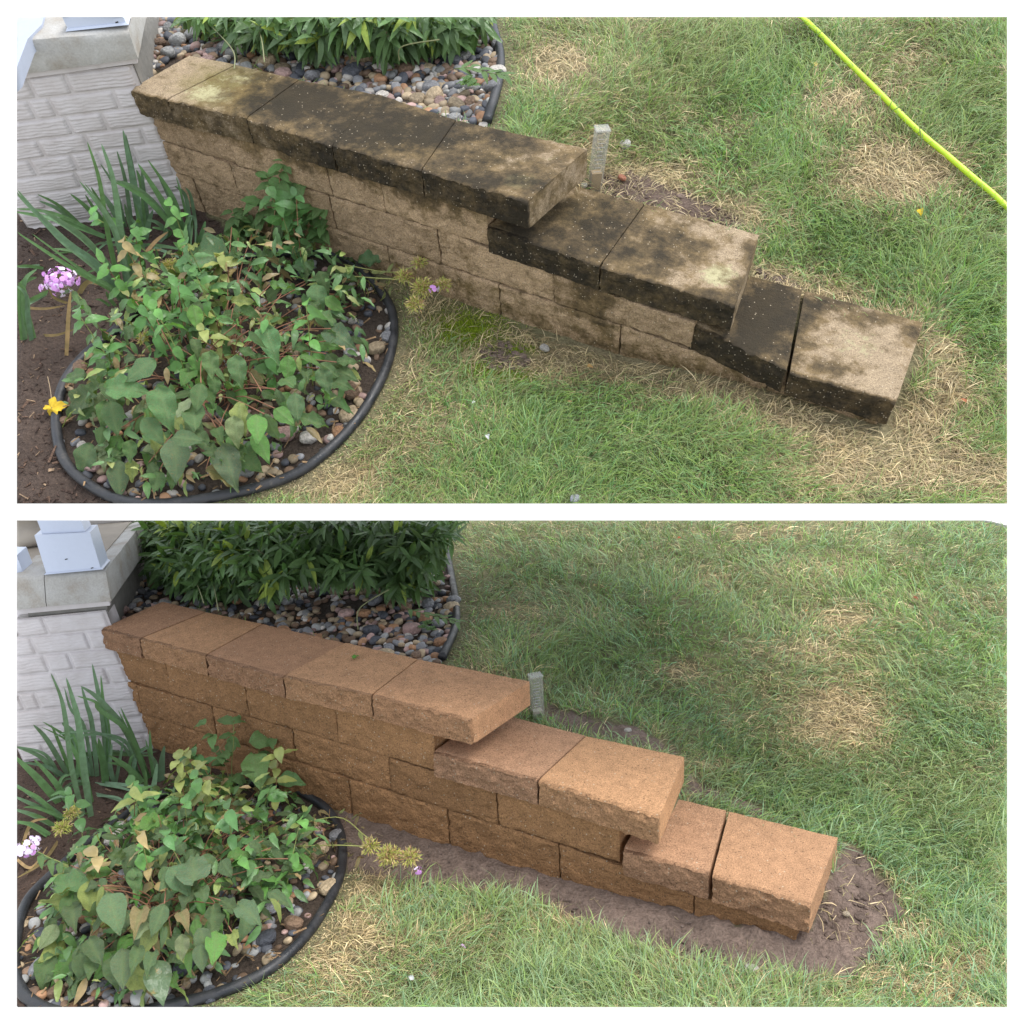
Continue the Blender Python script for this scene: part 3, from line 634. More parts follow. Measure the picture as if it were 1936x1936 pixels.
        tt = [bpl(P, np.float64(-60), np.float64(1050), a0, pn2), bpl(P, np.float64(31), np.float64(1050), a0, pn2)]
        prism(P, 'plinth', [a0, a1, a1 + b_, a0 + b_, tt[0], tt[1], tt[1] + b_, tt[0] + b_], M_WHITE, r3, .02)
        # folded grey ornament on the porch floor
        U_, F = cube_lattice(18, 18, 18); S = (U_ - .5) * 2; S = S / np.linalg.norm(S, axis=1)[:, None] * np.abs(S).max(1)[:, None] ** .0
        ce = bz(P, np.float64(34), np.float64(1046), zt + .01) + inn * .24 + np.array([0, 0, .13]); 
        lay = np.sin((S[:, 2] * 2.3 + .35 * fbm(S * 1.6, 2)) * math.pi * 1.1)
        V = S * np.array([.17, .17, .19]) * (1 + .11 * lay)[:, None]; V += nrm([1, 1, 0]) * .0 + ce
        obj(P, 'garden_ornament', V, F, simple('weathered_stone', (.36, .32, .27), .85, .25, 12, .003), None, label='grey beige bulging ornament with folded layers on the porch floor', cat='ornament')
    else:
        # white stair trim reaching out over the coping
        z_ = zt + .012; quad = [(-8, 10), (84, 26), (79, 46), (52, 74), (28, 137), (-30, 190)]
        top_ = np.array([bz(P, np.float64(a), np.float64(b), z_) for a, b in quad]); c0 = top_.mean(0)
        nn_ = 10; V = []
        pts = spline([tuple(x) for x in quad], 60, True) if False else np.concatenate([np.linspace(quad[i], quad[(i + 1) % 6], 12, endpoint=False) for i in range(6)])
        ring = np.array([bz(P, np.float64(a), np.float64(b), z_) for a, b in pts]); m2 = len(ring); F = []; V = [c0]
        for l in range(1, 9): V += list(c0 + (ring - c0) * l / 8)
        dpt = 3
        for l in range(1, dpt + 1): V += list(ring - [0, 0, .015 * l])
        for i in range(m2): F.append([0, 1 + i, 1 + (i + 1) % m2])
        for l in range(7 + dpt):
            for i in range(m2): F.append([1 + l * m2 + i, 1 + (l + 1) * m2 + i, 1 + (l + 1) * m2 + (i + 1) % m2, 1 + l * m2 + (i + 1) % m2])
        obj(P, 'stair_trim', np.array(V), F, M_TRIM, None, sharp=40, label='white painted stair trim board overlapping the left end of the cracked coping', cat='trim')
    return root
for k in 'UL': build_wall(k); build_pier(k)

# ------------------------------------------------------------------ ground
RINGP = {'U': [(596, 484), (650, 492), (700, 528), (737, 580), (746, 625), (738, 680), (714, 740), (678, 798), (622, 857), (560, 900), (480, 929), (390, 947), (300, 957), (215, 944), (152, 905), (120, 862), (110, 800), (124, 732), (160, 682), (212, 638), (300, 560), (400, 505), (500, 486)],
         'L': [(505, 1486), (560, 1497), (606, 1525), (636, 1560), (649, 1605), (641, 1665), (612, 1725), (568, 1788), (505, 1842), (425, 1880), (345, 1903), (230, 1925), (130, 1925), (70, 1905), (36, 1868), (28, 1800), (44, 1728), (80, 1676), (180, 1590), (300, 1510), (400, 1487)]}
BACKT = {'U': [(926, 10), (934, 60), (946, 110), (945, 150), (936, 190), (922, 236)], 'L': [(846, 1045), (852, 1080), (860, 1130), (864, 1172), (856, 1205), (836, 1248)]}
BACKB = {'U': [(150, 10), (926, 10), (934, 60), (946, 110), (945, 150), (936, 190), (915, 240), (862, 240), (565, 165), (357, 118), (262, 165), (150, 160)],
         'L': [(120, 960), (840, 960), (846, 1045), (852, 1080), (860, 1130), (864, 1172), (856, 1205), (832, 1262), (790, 1262), (496, 1195), (306, 1150), (210, 1200), (120, 1120)]}
LEFTS = {'U': [(-60, 380), (300, 380), (372, 392), (420, 425), (520, 450), (600, 470), (560, 490), (300, 560), (212, 638), (160, 682), (124, 732), (110, 800), (120, 862), (152, 905), (215, 944), (250, 1000), (-60, 1000)],
         'L': [(-60, 1380), (300, 1400), (340, 1430), (420, 1450), (520, 1480), (505, 1486), (400, 1487), (300, 1510), (180, 1590), (80, 1676), (44, 1728), (28, 1800), (36, 1868), (70, 1905), (90, 1960), (-60, 1960)]}
MUD = {'U': [[(905, 655), (950, 645), (995, 655), (1000, 690), (940, 702), (905, 690)], [(1112, 330), (1180, 325), (1230, 338), (1300, 365), (1370, 398), (1440, 445), (1400, 450), (1290, 420), (1180, 390), (1090, 360)], [(1430, 510), (1500, 530), (1520, 552), (1440, 530)]],
       'L': [[(600, 1530), (660, 1535), (850, 1590), (1060, 1655), (1310, 1720), (1400, 1750), (1530, 1750), (1570, 1640), (1588, 1590), (1620, 1600), (1650, 1640), (1690, 1690), (1700, 1730), (1668, 1760), (1668, 1815), (1600, 1852), (1500, 1850), (1380, 1838), (1260, 1815), (1130, 1768), (1040, 1718), (930, 1690), (810, 1686), (700, 1662), (650, 1640)],
             [(1000, 1352), (1040, 1335), (1110, 1355), (1200, 1375), (1290, 1425), (1290, 1440), (1200, 1415), (1100, 1390)], [(1300, 1470), (1360, 1500), (1440, 1530), (1480, 1560), (1440, 1550), (1380, 1530), (1290, 1505)]]}
MOSS = {'U': [(880, 625, 75, 40), (905, 700, 40, 20), (965, 712, 45, 14), (985, 662, 30, 14)], 'L': []}
DRYP = {'U': [(1230, 345, 160, 40, .95), (1400, 420, 90, 40, .8), (1540, 560, 140, 30, .9), (1690, 790, 120, 70, .8), (760, 690, 70, 60, .6), (1150, 690, 200, 30, .9), (1400, 740, 160, 35, .9), (1700, 335, 115, 60, 1.), (1060, 130, 60, 45, .75), (1600, 195, 85, 45, .65), (1725, 115, 50, 25, .7), (1395, 240, 70, 22, .5), (800, 800, 130, 120, .45), (1100, 670, 260, 36, .95), (1560, 800, 200, 45, .85), (1780, 690, 60, 110, .85),
              (1480, 535, 150, 35, .8), (1330, 390, 150, 45, .6), (620, 915, 130, 60, .8), (1700, 600, 90, 40, .6), (1650, 880, 220, 60, .75), (1100, 280, 50, 30, .5), (820, 620, 90, 60, .5), (1480, 700, 40, 30, .5)],
        'L': [(1590, 1355, 110, 58, 1.), (1600, 1172, 70, 28, .8), (1340, 1100, 60, 25, .6), (1510, 1235, 90, 25, .5), (960, 1155, 70, 40, .45), (1790, 1850, 100, 40, .6), (640, 1810, 90, 80, .65), (1285, 1270, 60, 30, .55), (1720, 1765, 80, 50, .6),
              (1430, 1010, 90, 20, .6), (1560, 1075, 120, 25, .5), (1420, 1370, 60, 30, .3), (900, 1290, 60, 30, .4), (1230, 1080, 40, 20, .3), (1150, 1730, 100, 25, .6), (700, 1680, 60, 40, .6), (1340, 1450, 60, 20, .5)]}
GRNP = {'U': [(1380, 130, 160, 75, 1), (1050, 250, 100, 40, .5), (1420, 330, 140, 60, .6), (1800, 200, 110, 110, .6), (1650, 480, 200, 90, .8), (1350, 830, 160, 90, .8), (1050, 830, 120, 80, .6), (1830, 560, 90, 120, .8), (1150, 720, 100, 40, .4)],
        'L': [(1250, 1100, 220, 60, .8), (1100, 1240, 150, 60, .7), (1600, 1080, 250, 60, .5), (1750, 1350, 150, 120, .7), (1500, 1500, 200, 80, .9), (1750, 1560, 150, 120, .8), (1020, 1860, 160, 50, 1), (1180, 1780, 120, 50, .3), (1000, 1720, 120, 40, .4)]}
RING3 = {}
for k in 'UL':
    r_ = np.array(RINGP[k]); RING3[k] = on_ground(k, r_[:, 0], r_[:, 1])
def masks(k, uv):
    u, v = uv[:, 0], uv[:, 1]
    ring = in_poly(u, v, RINGP[k]); back = in_poly(u, v, BACKB[k]); left = in_poly(u, v, LEFTS[k]) & ~ring
    mud = np.zeros(len(u))
    nz = fbm(xy3(u / 20, v / 20, 1.5), 4, .7) * 42
    for q in MUD[k]: mud = np.maximum(mud, in_poly(u + nz, v + nz * .7, q) * 1.)
    sp = lambda S: (lambda r: r)(np.max([w[4] * np.exp(-(((u - w[0]) / w[2]) ** 2 + ((v - w[1]) / w[3]) ** 2)) for w in S], 0)) if S else np.zeros(len(u))
    return ring, back, left, mud, sp(DRYP[k]), sp(GRNP[k]), sp([(*w, 1.) for w in MOSS[k]])
def build_ground(k):
    P = PL[k]
    xs = np.unique(np.concatenate([np.arange(-5.5, -1, .12), np.arange(-1, 3.6, .022), np.arange(3.6, 6, .06)])); ys = np.unique(np.concatenate([np.arange(-2.4, -1.6, .06), np.arange(-1.6, 1.8, .022), np.arange(1.8, 6.5, .06)]))
    X, Y = np.meshgrid(xs, ys, indexing='ij'); Z = height(k, X, Y); V = np.stack([X, Y, Z], -1).reshape(-1, 3)
    c = V @ P['R'].T + P['t']; uv = np.where(c[:, 2:3] > .2, proj(P, V), -9999.)
    ring, back, left, mud, dry, grn, moss = masks(k, uv)
    n1 = fbm(V * 9, 4); n2 = fbm(V * 45 + 7, 3)
    col = np.tile(np.array([.19, .18, .095]), (len(V), 1)) * (1 + .35 * n1[:, None])
    straw = np.clip(dry + .25 * n1, 0, 1)[:, None]; col = col * (1 - straw * .6) + np.array([.28, .22, .13]) * straw * .6
    w = mud[:, None]; mc = np.array([.195, .143, .115]) * (1 + .4 * n2[:, None]) if k == 'L' else np.array([.13, .092, .072]); col = col * (1 - w) + mc * (1 + .3 * n1[:, None]) * w
    col[left] = np.array([.085, .06, .047]) * (1 + .4 * n1[left, None]) if k == 'U' else np.array([.095, .062, .046]) * (1 + .4 * n1[left, None])
    col[ring | back] = np.array([.07, .052, .04])
    w = moss[:, None]; col = col * (1 - w) + np.array([.12, .17, .025]) * w
    soil = np.maximum(mud, left * 1.); n3 = fbm(V * 22 + 3, 3); V[:, 2] += soil * (.008 * n1 + .014 * n2 + .032 * np.clip(n3, 0, 1) * (mud if k == 'L' else .5)) + .008 * moss * n2
    F = grid_faces(len(xs) - 1, len(ys) - 1)[:, ::-1].copy()
    F = F[:, ::-1].copy() if False else F
    dmin = sdist(P, V).min(1); F = F[(dmin[F] > -.07).any(1)]
    r = clip_mesh(P, V, F, col); V, F, col, _ = r
    # give the sheet a rim and an underside, cut along the same edge
    e = np.concatenate([F[:, [0, 1]], F[:, [1, 2]], F[:, [2, 3]], F[:, [3, 0]]]); es = np.sort(e, 1); q, idx, cnt = np.unique(es, axis=0, return_index=True, return_counts=True); be = e[idx[cnt == 1]]
    bv = np.unique(be); mp = {int(a): i + len(V) for i, a in enumerate(bv)}; d = V[bv] - P['C']; near_ = (sdist(P, V[bv]) < .003).astype(float); Vb = V[bv] + d / np.linalg.norm(d, axis=1)[:, None] * .14 + (near_ @ P['cl']) * .012
    Fr = [[int(b), int(a), mp[int(a)], mp[int(b)]] for a, b in be]
    V = np.concatenate([V, Vb]); col = np.concatenate([col, np.tile([.08, .06, .045], (len(bv), 1))])
    o = obj(P, 'ground', V, F.tolist() + Fr, M_SOIL, None, (1.4, -.3, -.5), col=col, clip=False, label='bare soil and thatch under the grass around the ' + ('blackened' if k == 'U' else 'clean') + ' wall', kind='structure')
    # flip if the sheet faces down
    return o
def grass(k, n, seed):
    P = PL[k]; rg = np.random.default_rng(seed); x0, y0, x1, y1 = P['box']
    u = rg.uniform(x0 - 25, x1 + 25, n); v = rg.uniform(y0 - 10, y1 + 45, n)
    X = on_ground(k, u, v); ok = np.abs(X[:, 2] - height(k, X[:, 0], X[:, 1])) < .01
    foot = (X[:, 0] < G[k]['xe'] + .01) & (X[:, 1] > .0) & (X[:, 1] < D + .012) & (X[:, 0] > -.2); ok &= ~foot
    ok &= ~((X[:, 0] < .05) & (X[:, 1] < .5) & (X[:, 1] > -.1))
    uv = np.stack([u, v], -1); ring, back, left, mud, dry, grn, moss = masks(k, uv)
    ok &= ~(ring | back | left)
    pv = (u > 1815) & (v < 1003 - (1900 - u) * .2) if k == 'L' else np.zeros(len(u), bool); ok &= ~pv
    big = fbm(xy3(X[:, 0] * 2.6, X[:, 1] * 2.6, seed), 4, .6); med = fbm(xy3(X[:, 0] * 10, X[:, 1] * 10, seed + 2.), 3)
    near = np.clip(1 - np.abs(X[:, 1] - .0) / .16, 0, 1) * (X[:, 1] < .02) * (X[:, 0] > .9)
    near2 = np.clip(1 - (X[:, 1] - D) / .10, 0, 1) * (X[:, 1] > D)
    dens = 1 - (.97 if k == 'L' else .72) * mud - .75 * moss * (k == 'U') - .35 * near; dens = dens * np.clip(1.25 + med * .9, .25, 1)
    ok &= rg.random(n) < dens
    u, v, X, big, med, dry, grn, mud, near = (a[ok] for a in (u, v, X, big, med, dry, grn, mud, np.maximum(near, near2 * .6))); n = len(u)
    edge_ = np.min([np.min(np.hypot(u[:, None] - q[None, :, 0], v[:, None] - q[None, :, 1]), 1) for q in (spline(RINGP[k], 120, True), spline(BACKT[k], 40))], 0)
    dr = np.clip(mud * .8 + dry * 1.15 + .55 * near + .38 * big + .30 * med + .30 - .42 * grn, 0.04, 1)
    isd = rg.random(n) < dr ** 1.05
    ang = (1.2 if k == 'U' else -.6) + 2.8 * fbm(xy3(X[:, 0] * 1.7, X[:, 1] * 1.7, seed + 9.), 2) * 2 + 1.6 * fbm(xy3(X[:, 0] * 8, X[:, 1] * 8, seed + 4.), 2) + rg.normal(0, 1.0, n)
    L_ = rg.uniform(.024, .058, n) * (1 + .35 * grn) * (1 + .3 * np.clip(med, -1, 1)); L_ = np.where(isd, L_ * rg.uniform(.6, 1.1, n), L_)
    if k == 'L': L_ *= 1.10
    L_ *= np.clip(np.linalg.norm(X - P['C'], axis=1) / 3.2, 1, 1.5)
    L_ = L_ * np.clip((edge_ - 8) / 45, .12, 1)
    lean = np.clip(rg.normal(1.0, .28, n), .2, 1.5); lean = np.where(isd, np.clip(rg.normal(1.3, .16, n), .6, 1.52), lean)
    wd = rg.uniform(.0011, .0031, n) * (1 + .5 * (rg.random(n) < .12)) * np.where(isd, .72, 1) * np.clip(np.linalg.norm(X - P['C'], axis=1) / 2.9, .85, 2.2)
    dirh = np.stack([np.cos(ang), np.sin(ang), 0 * ang], -1); side = np.stack([-np.sin(ang), np.cos(ang), rg.normal(0, .35, n)], -1)
    bend = rg.normal(0, .5, n)
    pts = []
    for t in (0, .38, .72, 1.):
        hz = np.sin(lean) * (t ** 1.15) + .25 * t * t; vt = np.cos(lean) * t * 1.35 + .30 * t * (1 - t) * 2.2 - .22 * t * t * (lean > .9)
        p = X + dirh * (L_ * hz)[:, None] + side * [[1, 1, 0]] * (L_ * bend * t * t)[:, None]; p[:, 2] += np.maximum(L_ * vt, .001 + .003 * rg.random(n)); pts.append(p)
    V = np.empty((n, 7, 3))
    for i, w in ((0, .8), (1, 1.), (2, .7)):
        V[:, 2 * i] = pts[i] - side * (wd * w / 2)[:, None]; V[:, 2 * i + 1] = pts[i] + side * (wd * w / 2)[:, None]
    V[:, 6] = pts[3]
    T = np.array([[0, 1, 3], [0, 3, 2], [2, 3, 5], [2, 5, 4], [4, 5, 6]]); F = (np.arange(n)[:, None, None] * 7 + T[None]).reshape(-1, 3)
    pal_g = np.array([[.10, .205, .035], [.14, .245, .045], [.11, .225, .085], [.17, .27, .11], [.19, .275, .07], [.06, .14, .028]]) * (1.36 if k == 'U' else 1.74)
    if k == 'L': pal_g = pal_g * [[.98, .95, 1.32]]
    pal_d = (1.0 if k == 'U' else 1.18) * 1.1 * np.array([[.46, .37, .21], [.60, .48, .27], [.40, .31, .16], [.68, .56, .34], [.34, .31, .15], [.27, .20, .12]]) * (1.0)
    hue = fbm(xy3(X[:, 0] * 1.5, X[:, 1] * 1.5, seed + 20.), 3)
    gi = np.clip((rg.normal(2.2, 1.5, n) + hue * 3.2).round().astype(int), 0, 5); di = rg.integers(0, 6, n)
    C_ = np.where(isd[:, None], pal_d[di], pal_g[gi]) * rg.uniform(.55, 1.5, n)[:, None]
    yl = np.clip(.45 * rg.random(n) + .35 * big + .05, 0, .7)[:, None] * (~isd)[:, None]; C_ = C_ * (1 - yl) + np.array([.37, .37, .15]) * yl
    C_ = np.repeat(C_[:, None], 7, 1); C_[:, 6] = C_[:, 6] * .7 + np.array([.45, .40, .22]) * .3
    V = V.reshape(-1, 3); C_ = C_.reshape(-1, 3)
    return obj(P, 'lawn_grass', V, F, M_GRASS, None, (1.4, -.3, -.4), col=C_, smooth=False, label=('patchy lawn grass with straw coloured spots around the blackened wall' if k == 'U' else 'long greyish green lawn grass around the clean wall and wet soil'), kind='stuff')
# ------------------------------------------------------------------ stones
def stone_variants():
    out = []
    for i in range(9):
        U_, F = cube_lattice(5, 5, 5); S = (U_ - .5) * 2; S /= np.linalg.norm(S, axis=1)[:, None]
        S = S * (1 + .20 * fbm(S * 1.1 + i * 7, 2) + .03 * vn(S * 4 + i))[:, None]; S = np.sign(S) * np.abs(S) ** .88
        out.append(S * np.array([1, .72 + .05 * (i % 4), .52 + .05 * (i % 3)]))
    return out, F
STV, STF = stone_variants(); SV = [Var('river_stone', v, STF, M_STONE) for v in STV]
SC = [('grey', (.24, .24, .25)), ('dark slate', (.085, .09, .105)), ('tan', (.40, .31, .20)), ('orange brown', (.38, .21, .115)), ('pink', (.42, .28, .25)), ('pale', (.55, .51, .46)), ('brown', (.20, .13, .085)), ('grey', (.32, .32, .31))]
SCW = [.17, .14, .17, .07, .10, .10, .15, .10]
def rotm(rg, tilt=.5):
    a = rg.uniform(0, 6.28); z = nrm([rg.normal(0, tilt), rg.normal(0, tilt), 1]); return frame((0, 0, 0), [math.cos(a), math.sin(a), 0], z)
def stones(k, where, poly, nbig, rmin, rmax, seed, excl=None, label='', group=''):
    P = PL[k]; rg = np.random.default_rng(seed); pl = np.array(poly); lo, hi = pl.min(0), pl.max(0); lo = np.maximum(lo, [P['box'][0] - 20, P['box'][1] - 20]); hi = np.minimum(hi, [P['box'][2] + 20, P['box'][3] + 20])
    placed = []; small = []; tries = 0
    while len(placed) < nbig and tries < nbig * 60:
        tries += 1; u, v = rg.uniform(lo[0], hi[0]), rg.uniform(lo[1], hi[1])
        if not in_poly(np.array([u]), np.array([v]), poly)[0]: continue
        if excl is not None and excl(u, v): continue
        X = on_ground(k, u, v); r = rg.uniform(rmin, rmax) * (1.25 if rg.random() < .12 else 1)
        if X[0] > -.1 and -.02 < X[1] < D + r * .6 + .003: continue
        if any((X[0] - q[0]) ** 2 + (X[1] - q[1]) ** 2 < (.80 * (r + q[2])) ** 2 for q in placed): continue
        placed.append((X[0], X[1], r, X[2]))
    info = []
    for x, y, r, z in placed:
        nm_, c = SC[rg.choice(8, p=SCW)]; info.append((x, y, r, z, nm_, np.array(c) * rg.uniform(.75, 1.25), proj(P, np.array([x, y, z]))))
    same = {}; made = []
    for i, (x, y, r, z, nm_, c, q) in enumerate(info):
        A = rotm(rg, .25); A[:3, :3] *= r; A[:3, 3] = (x, y, z + r * .42)
        if where == 'behind':
            zone = ('against the caps' if y < D + .10 else 'beside the pier' if q[0] < 360 else 'near the black edging' if q[0] > 840 else 'under the bush' if y > D + .32 else 'in the middle bed')
        else: zone = ('at ring rear left' if q[0] < 300 and q[1] < (700 if k == 'U' else 1650) else 'at ring right' if q[0] > (600 if k == 'U' else 520) else 'at ring front' if q[1] > (830 if k == 'U' else 1760) else 'at ring left' if q[0] < 250 else 'under ring leaves')
        size = 'large' if r > rmin + .72 * (rmax - rmin) else 'small' if r < rmin + .30 * (rmax - rmin) else 'medium'
        nb = min((t for t in info if t[0] != x), key=lambda t: (t[0] - x) ** 2 + (t[1] - y) ** 2, default=None)
        lab = f'{size} {nm_} stone {zone}, by a {nb[4]} one, ' + label
        same.setdefault(lab, []).append((q[0], len(made)))
        made.append((SV[rg.integers(0, 9)], A, c, lab))
    for lab, L in same.items():
        L.sort(); w_ = {2: ['farther left', 'farther right'], 3: ['farthest left', 'in between', 'farthest right']}.get(len(L), [''] * len(L))
        for (x_, i), e_ in zip(L, w_): made[i] = made[i][:3] + (lab + (', ' + e_ if e_ else ''),)
    for sv_, A, c, lab in made:
        inst(P, 'river_stone', sv_, A, None, tuple(np.array(c) * (1.25 if k == 'L' else 1.)), label=lab, cat='stone', group=group)
    # small stones between and below: one joined mass
    Vs = []; Fs = []; Cs = []; o = 0; SF = STF
    n2 = nbig * (20 if 'behind' in where else 10); cnt = 0; tries = 0
    while cnt < n2 and tries < n2 * 8:
        tries += 1; u, v = rg.uniform(lo[0], hi[0]), rg.uniform(lo[1], hi[1])
        if not in_poly(np.array([u]), np.array([v]), poly)[0]: continue
        X = on_ground(k, u, v); r = rg.uniform(rmin * .5, rmin * 1.0)
        if X[0] > -.1 and -.02 < X[1] < D + r * .8 + .003: continue
        A = rotm(rg, .4)[:3, :3] * r; Vv = STV[rg.integers(0, 9)] @ A.T + X + [0, 0, r * rg.uniform(-.1, .5)]
        c = np.array(SC[rg.choice(8, p=SCW)][1]) * rg.uniform(.5, 1.05) * (1.25 if k == 'L' else 1.); Vs.append(Vv); Fs.append(SF + o); Cs.append(np.tile(c, (len(Vv), 1))); o += len(Vv); cnt += 1
    if Vs: obj(P, 'river_gravel', np.concatenate(Vs), np.concatenate(Fs), M_STONES, None, (0.8, .5, -.1) if 'behind' in where else tuple(RING3[k].mean(0)), col=np.concatenate(Cs), label='small mixed river gravel ' + ('behind the wall, ' if where == 'behind' else 'inside the edging ring, ') + label, kind='stuff')
def edging(k, path, r, label, closed=False):
    P = PL[k]; pts = on_ground(k, np.array([p[0] for p in path], float), np.array([p[1] for p in path], float)); pts[:, 2] += r * .75
    q = spline(pts, 140 if closed else 40, closed); q = q + .0035 * np.stack([vn(q * 7), vn(q * 7 + 5), .5 * vn(q * 9 + 9)], -1)
    if closed: q = np.concatenate([q, q[:1]])
    V, F = tube(q, r, 14); 
    L_ = np.linspace(0, 1, len(q)); fl = np.stack([np.clip(1, 1, 1) * L_, L_], -1)
    obj(P, 'bed_edging', V, F, M_EDGE, None, tuple(q[0]), label=label, cat='edging', group='black tubular bed edgings')
SUF = {'U': 'blackened wall', 'L': 'clean wall'}; SHORT = {'U': 'upper view', 'L': 'lower view'}
for k in 'UL':
    build_ground(k); grass(k, 174000, 11 if k == 'U' else 23)
    edging(k, RINGP[k], .0155, 'black tubular edging ring round the leafy bed in front of the ' + SUF[k], True)
    edging(k, BACKT[k], .0165, 'black tubular edging between the lawn and rock bed behind the ' + SUF[k])
    stones(k, 'behind', BACKB[k], 100, .024, .042, 5 if k == 'U' else 6, None, SHORT[k], 'river stones behind the ' + SUF[k])
    stones(k, 'ring', RINGP[k], 50, .020, .034, 8 if k == 'U' else 9, lambda u, v: False, SHORT[k], 'river stones in the ring before the ' + SUF[k])
# ------------------------------------------------------------------ leaves
def leaf_mesh(shape, fold=.18, curl=.25, nl=8, nw=4, wav=.0, seed=0):
    t = np.linspace(0, 1, nl + 1); s = np.linspace(-1, 1, nw + 1)
    w = {'ovate': .32 * np.sin(math.pi * t ** .70) ** 1.05 * (1 - .18 * t), 'lance': .13 * np.sin(math.pi * t ** .8) ** .8, 'phlox': .17 * np.sin(math.pi * t ** .75) ** .9, 'petal': .36 * np.sin(math.pi * t ** 1.5) ** .6}[shape]
    w[0] = .012; w[-1] = .004
    T, S = np.meshgrid(t, s, indexing='ij'); x = S * w[:, None]; z = np.abs(x) * fold - curl * (T - .25) ** 2 + wav * np.sin(T * 17 + S * 2 + seed) * np.abs(S) * .05
    V = np.stack([x, T, z], -1).reshape(-1, 3)
    vein = np.exp(-(S / .12) ** 2) * 1. + .5 * np.exp(-((((T * 7 - np.abs(S) * 1.2) % 1) - .5) / .12) ** 2) * (np.abs(S) > .1)
    return V, grid_faces(nl, nw), vein.reshape(-1)
class LVar(Var):
    def __init__(s, name, shape, mat, **kw):
        V, F, ve = leaf_mesh(shape, **kw); s.V = V; s.F = F; s.mat = mat; s.col = None; s.smooth = True; s.sharp = None
        s.me = raw_mesh(name, V, F, mat, None, {'vein': ve}, True)
OV = [LVar('leaf', 'ovate', M_LEAF, fold=(.15, .4, .25, .55, .05, .3)[i], curl=(.15, .45, .8, -.25)[i % 4], nl=14, nw=6, wav=(.8, 1.6, 1.2, 2.2)[i % 4], seed=i * 3.1) for i in range(6)]
PV = [LVar('leaf', 'phlox', M_LEAF, fold=.25, curl=.2 + .25 * i, nl=7, nw=4, wav=.6, seed=i) for i in range(3)]
LV = [LVar('leaf', 'lance', M_BUSH, fold=.3, curl=(.2, .6, -.2)[i], nl=6, nw=2) for i in range(3)]
def bush(k):
    P = PL[k]; rg = np.random.default_rng(31)
    out = {'U': [(318, -60), (330, 40), (350, 88), (385, 100), (430, 118), (470, 100), (520, 100), (575, 118), (620, 92), (660, 84), (700, 105), (745, 128), (790, 108), (840, 118), (880, 118), (912, 90), (930, -60)],
           'L': [(205, 900), (228, 1000), (258, 1066), (285, 1100), (320, 1130), (370, 1150), (420, 1158), (460, 1142), (500, 1148), (540, 1112), (590, 1100), (640, 1112), (700, 1108), (735, 1150), (785, 1148), (815, 1118), (840, 1050), (872, 1000), (905, 900)]}[k]
    ce, ra = {'U': (np.array([.15, 1.02, .10]), np.array([.85, .60, .32])), 'L': (np.array([.15, 1.08, .12]), np.array([1.0, .66, .42]))}[k]
    root = thing(P, 'bush', (ce[0], ce[1], -.08), 'leafy green bush with lance shaped leaves overhanging the rocks behind the ' + SUF[k], 'bush', 'leafy bushes behind the walls')
    cam_ = P['C']; leaves = []; stems = []
    pl = np.array(out, float); lo, hi = np.maximum(pl.min(0), [0, P['box'][1] - 30]), pl.max(0)
    def body(u, v):       # where the line of sight enters the crown, or passes it closest
        d = ray(P, float(u), float(v)); a = (P['C'] - ce) / ra; b = d / ra; A_ = b @ b; B_ = a @ b; C2 = a @ a - 1; q2 = B_ * B_ - A_ * C2
        t = (-B_ - math.sqrt(q2)) / A_ if q2 > 0 else -B_ / A_; return P['C'] + d * t
    n = 0; tries = 0
    while n < (620 if k == 'L' else 420) and tries < 40000:
        tries += 1; u, v = rg.uniform(lo[0], hi[0]), rg.uniform(lo[1] - 30, hi[1])
        if not in_poly(np.array([u]), np.array([v + 22]), out)[0]: continue
        p = body(u, v); p = p + nrm(p - P['C']) * rg.uniform(-.07, .26)
        if p[2] < height_fast(k, p[0], p[1]) + .02: p[2] = height_fast(k, p[0], p[1]) + rg.uniform(.02, .08)
        if p[1] < D + .05: continue
        nn = nrm((p - ce) / ra ** 2 + .4 * nrm(P['C'] - p))
        n += 1; sd = nrm(nn + [0, 0, .25] + rg.normal(0, .35, 3)); a = p - sd * .10; stems.append((a, p))
        hue = vn(np.array(p) * 5); yel = rg.random() < .035
        m2 = rg.integers(8, 13)
        for i in range(m2):
            f = i / m2; b = a + (p - a) * (.25 + .75 * f); ph = i * 2.4 + rg.uniform(0, .6); pe = nrm(np.cross(sd, [.3, .2, 1.])); qe = np.cross(sd, pe)
            dr = nrm(sd * (.35 + .7 * f) + (pe * math.cos(ph) + qe * math.sin(ph)) * (1.0 - .35 * f) + np.array([0, 0, -.55])); up_ = nrm(sd * .6 + [0, 0, .9])
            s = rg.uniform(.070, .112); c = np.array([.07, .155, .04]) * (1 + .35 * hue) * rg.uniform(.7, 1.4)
            if rg.random() < .2: c = np.array([.09, .16, .075]) * rg.uniform(.9, 1.3)
            if yel or rg.random() < .02: c = np.array([.32, .42, .05])
            leaves.append((b, frame(b, nrm(dr + rg.normal(0, .3, 3)), nrm(up_ + rg.normal(0, .35, 3)), (s * rg.uniform(.75, 1.1), s, s)), c))
    proj_l = [(np.linalg.norm(cam_ - b), i) for i, (b, A, c) in enumerate(leaves)]
    vis = sorted([(d_, i) for d_, i in proj_l if (sdist(P, leaves[i][0][None]) > .02).all()])[:270]; big = {i for _, i in vis}
    V = []; F = []; C_ = []; o = 0
    for i, (b, A, c) in enumerate(leaves):
        v_ = LV[i % 3]
        if i in big: inst(P, 'leaf', v_, A, root, tuple(c)); continue
        X = v_.V @ A[:3, :3].T + A[:3, 3]; V.append(X); F.append(v_.F + o); C_.append(np.tile(c, (len(X), 1))); o += len(X)
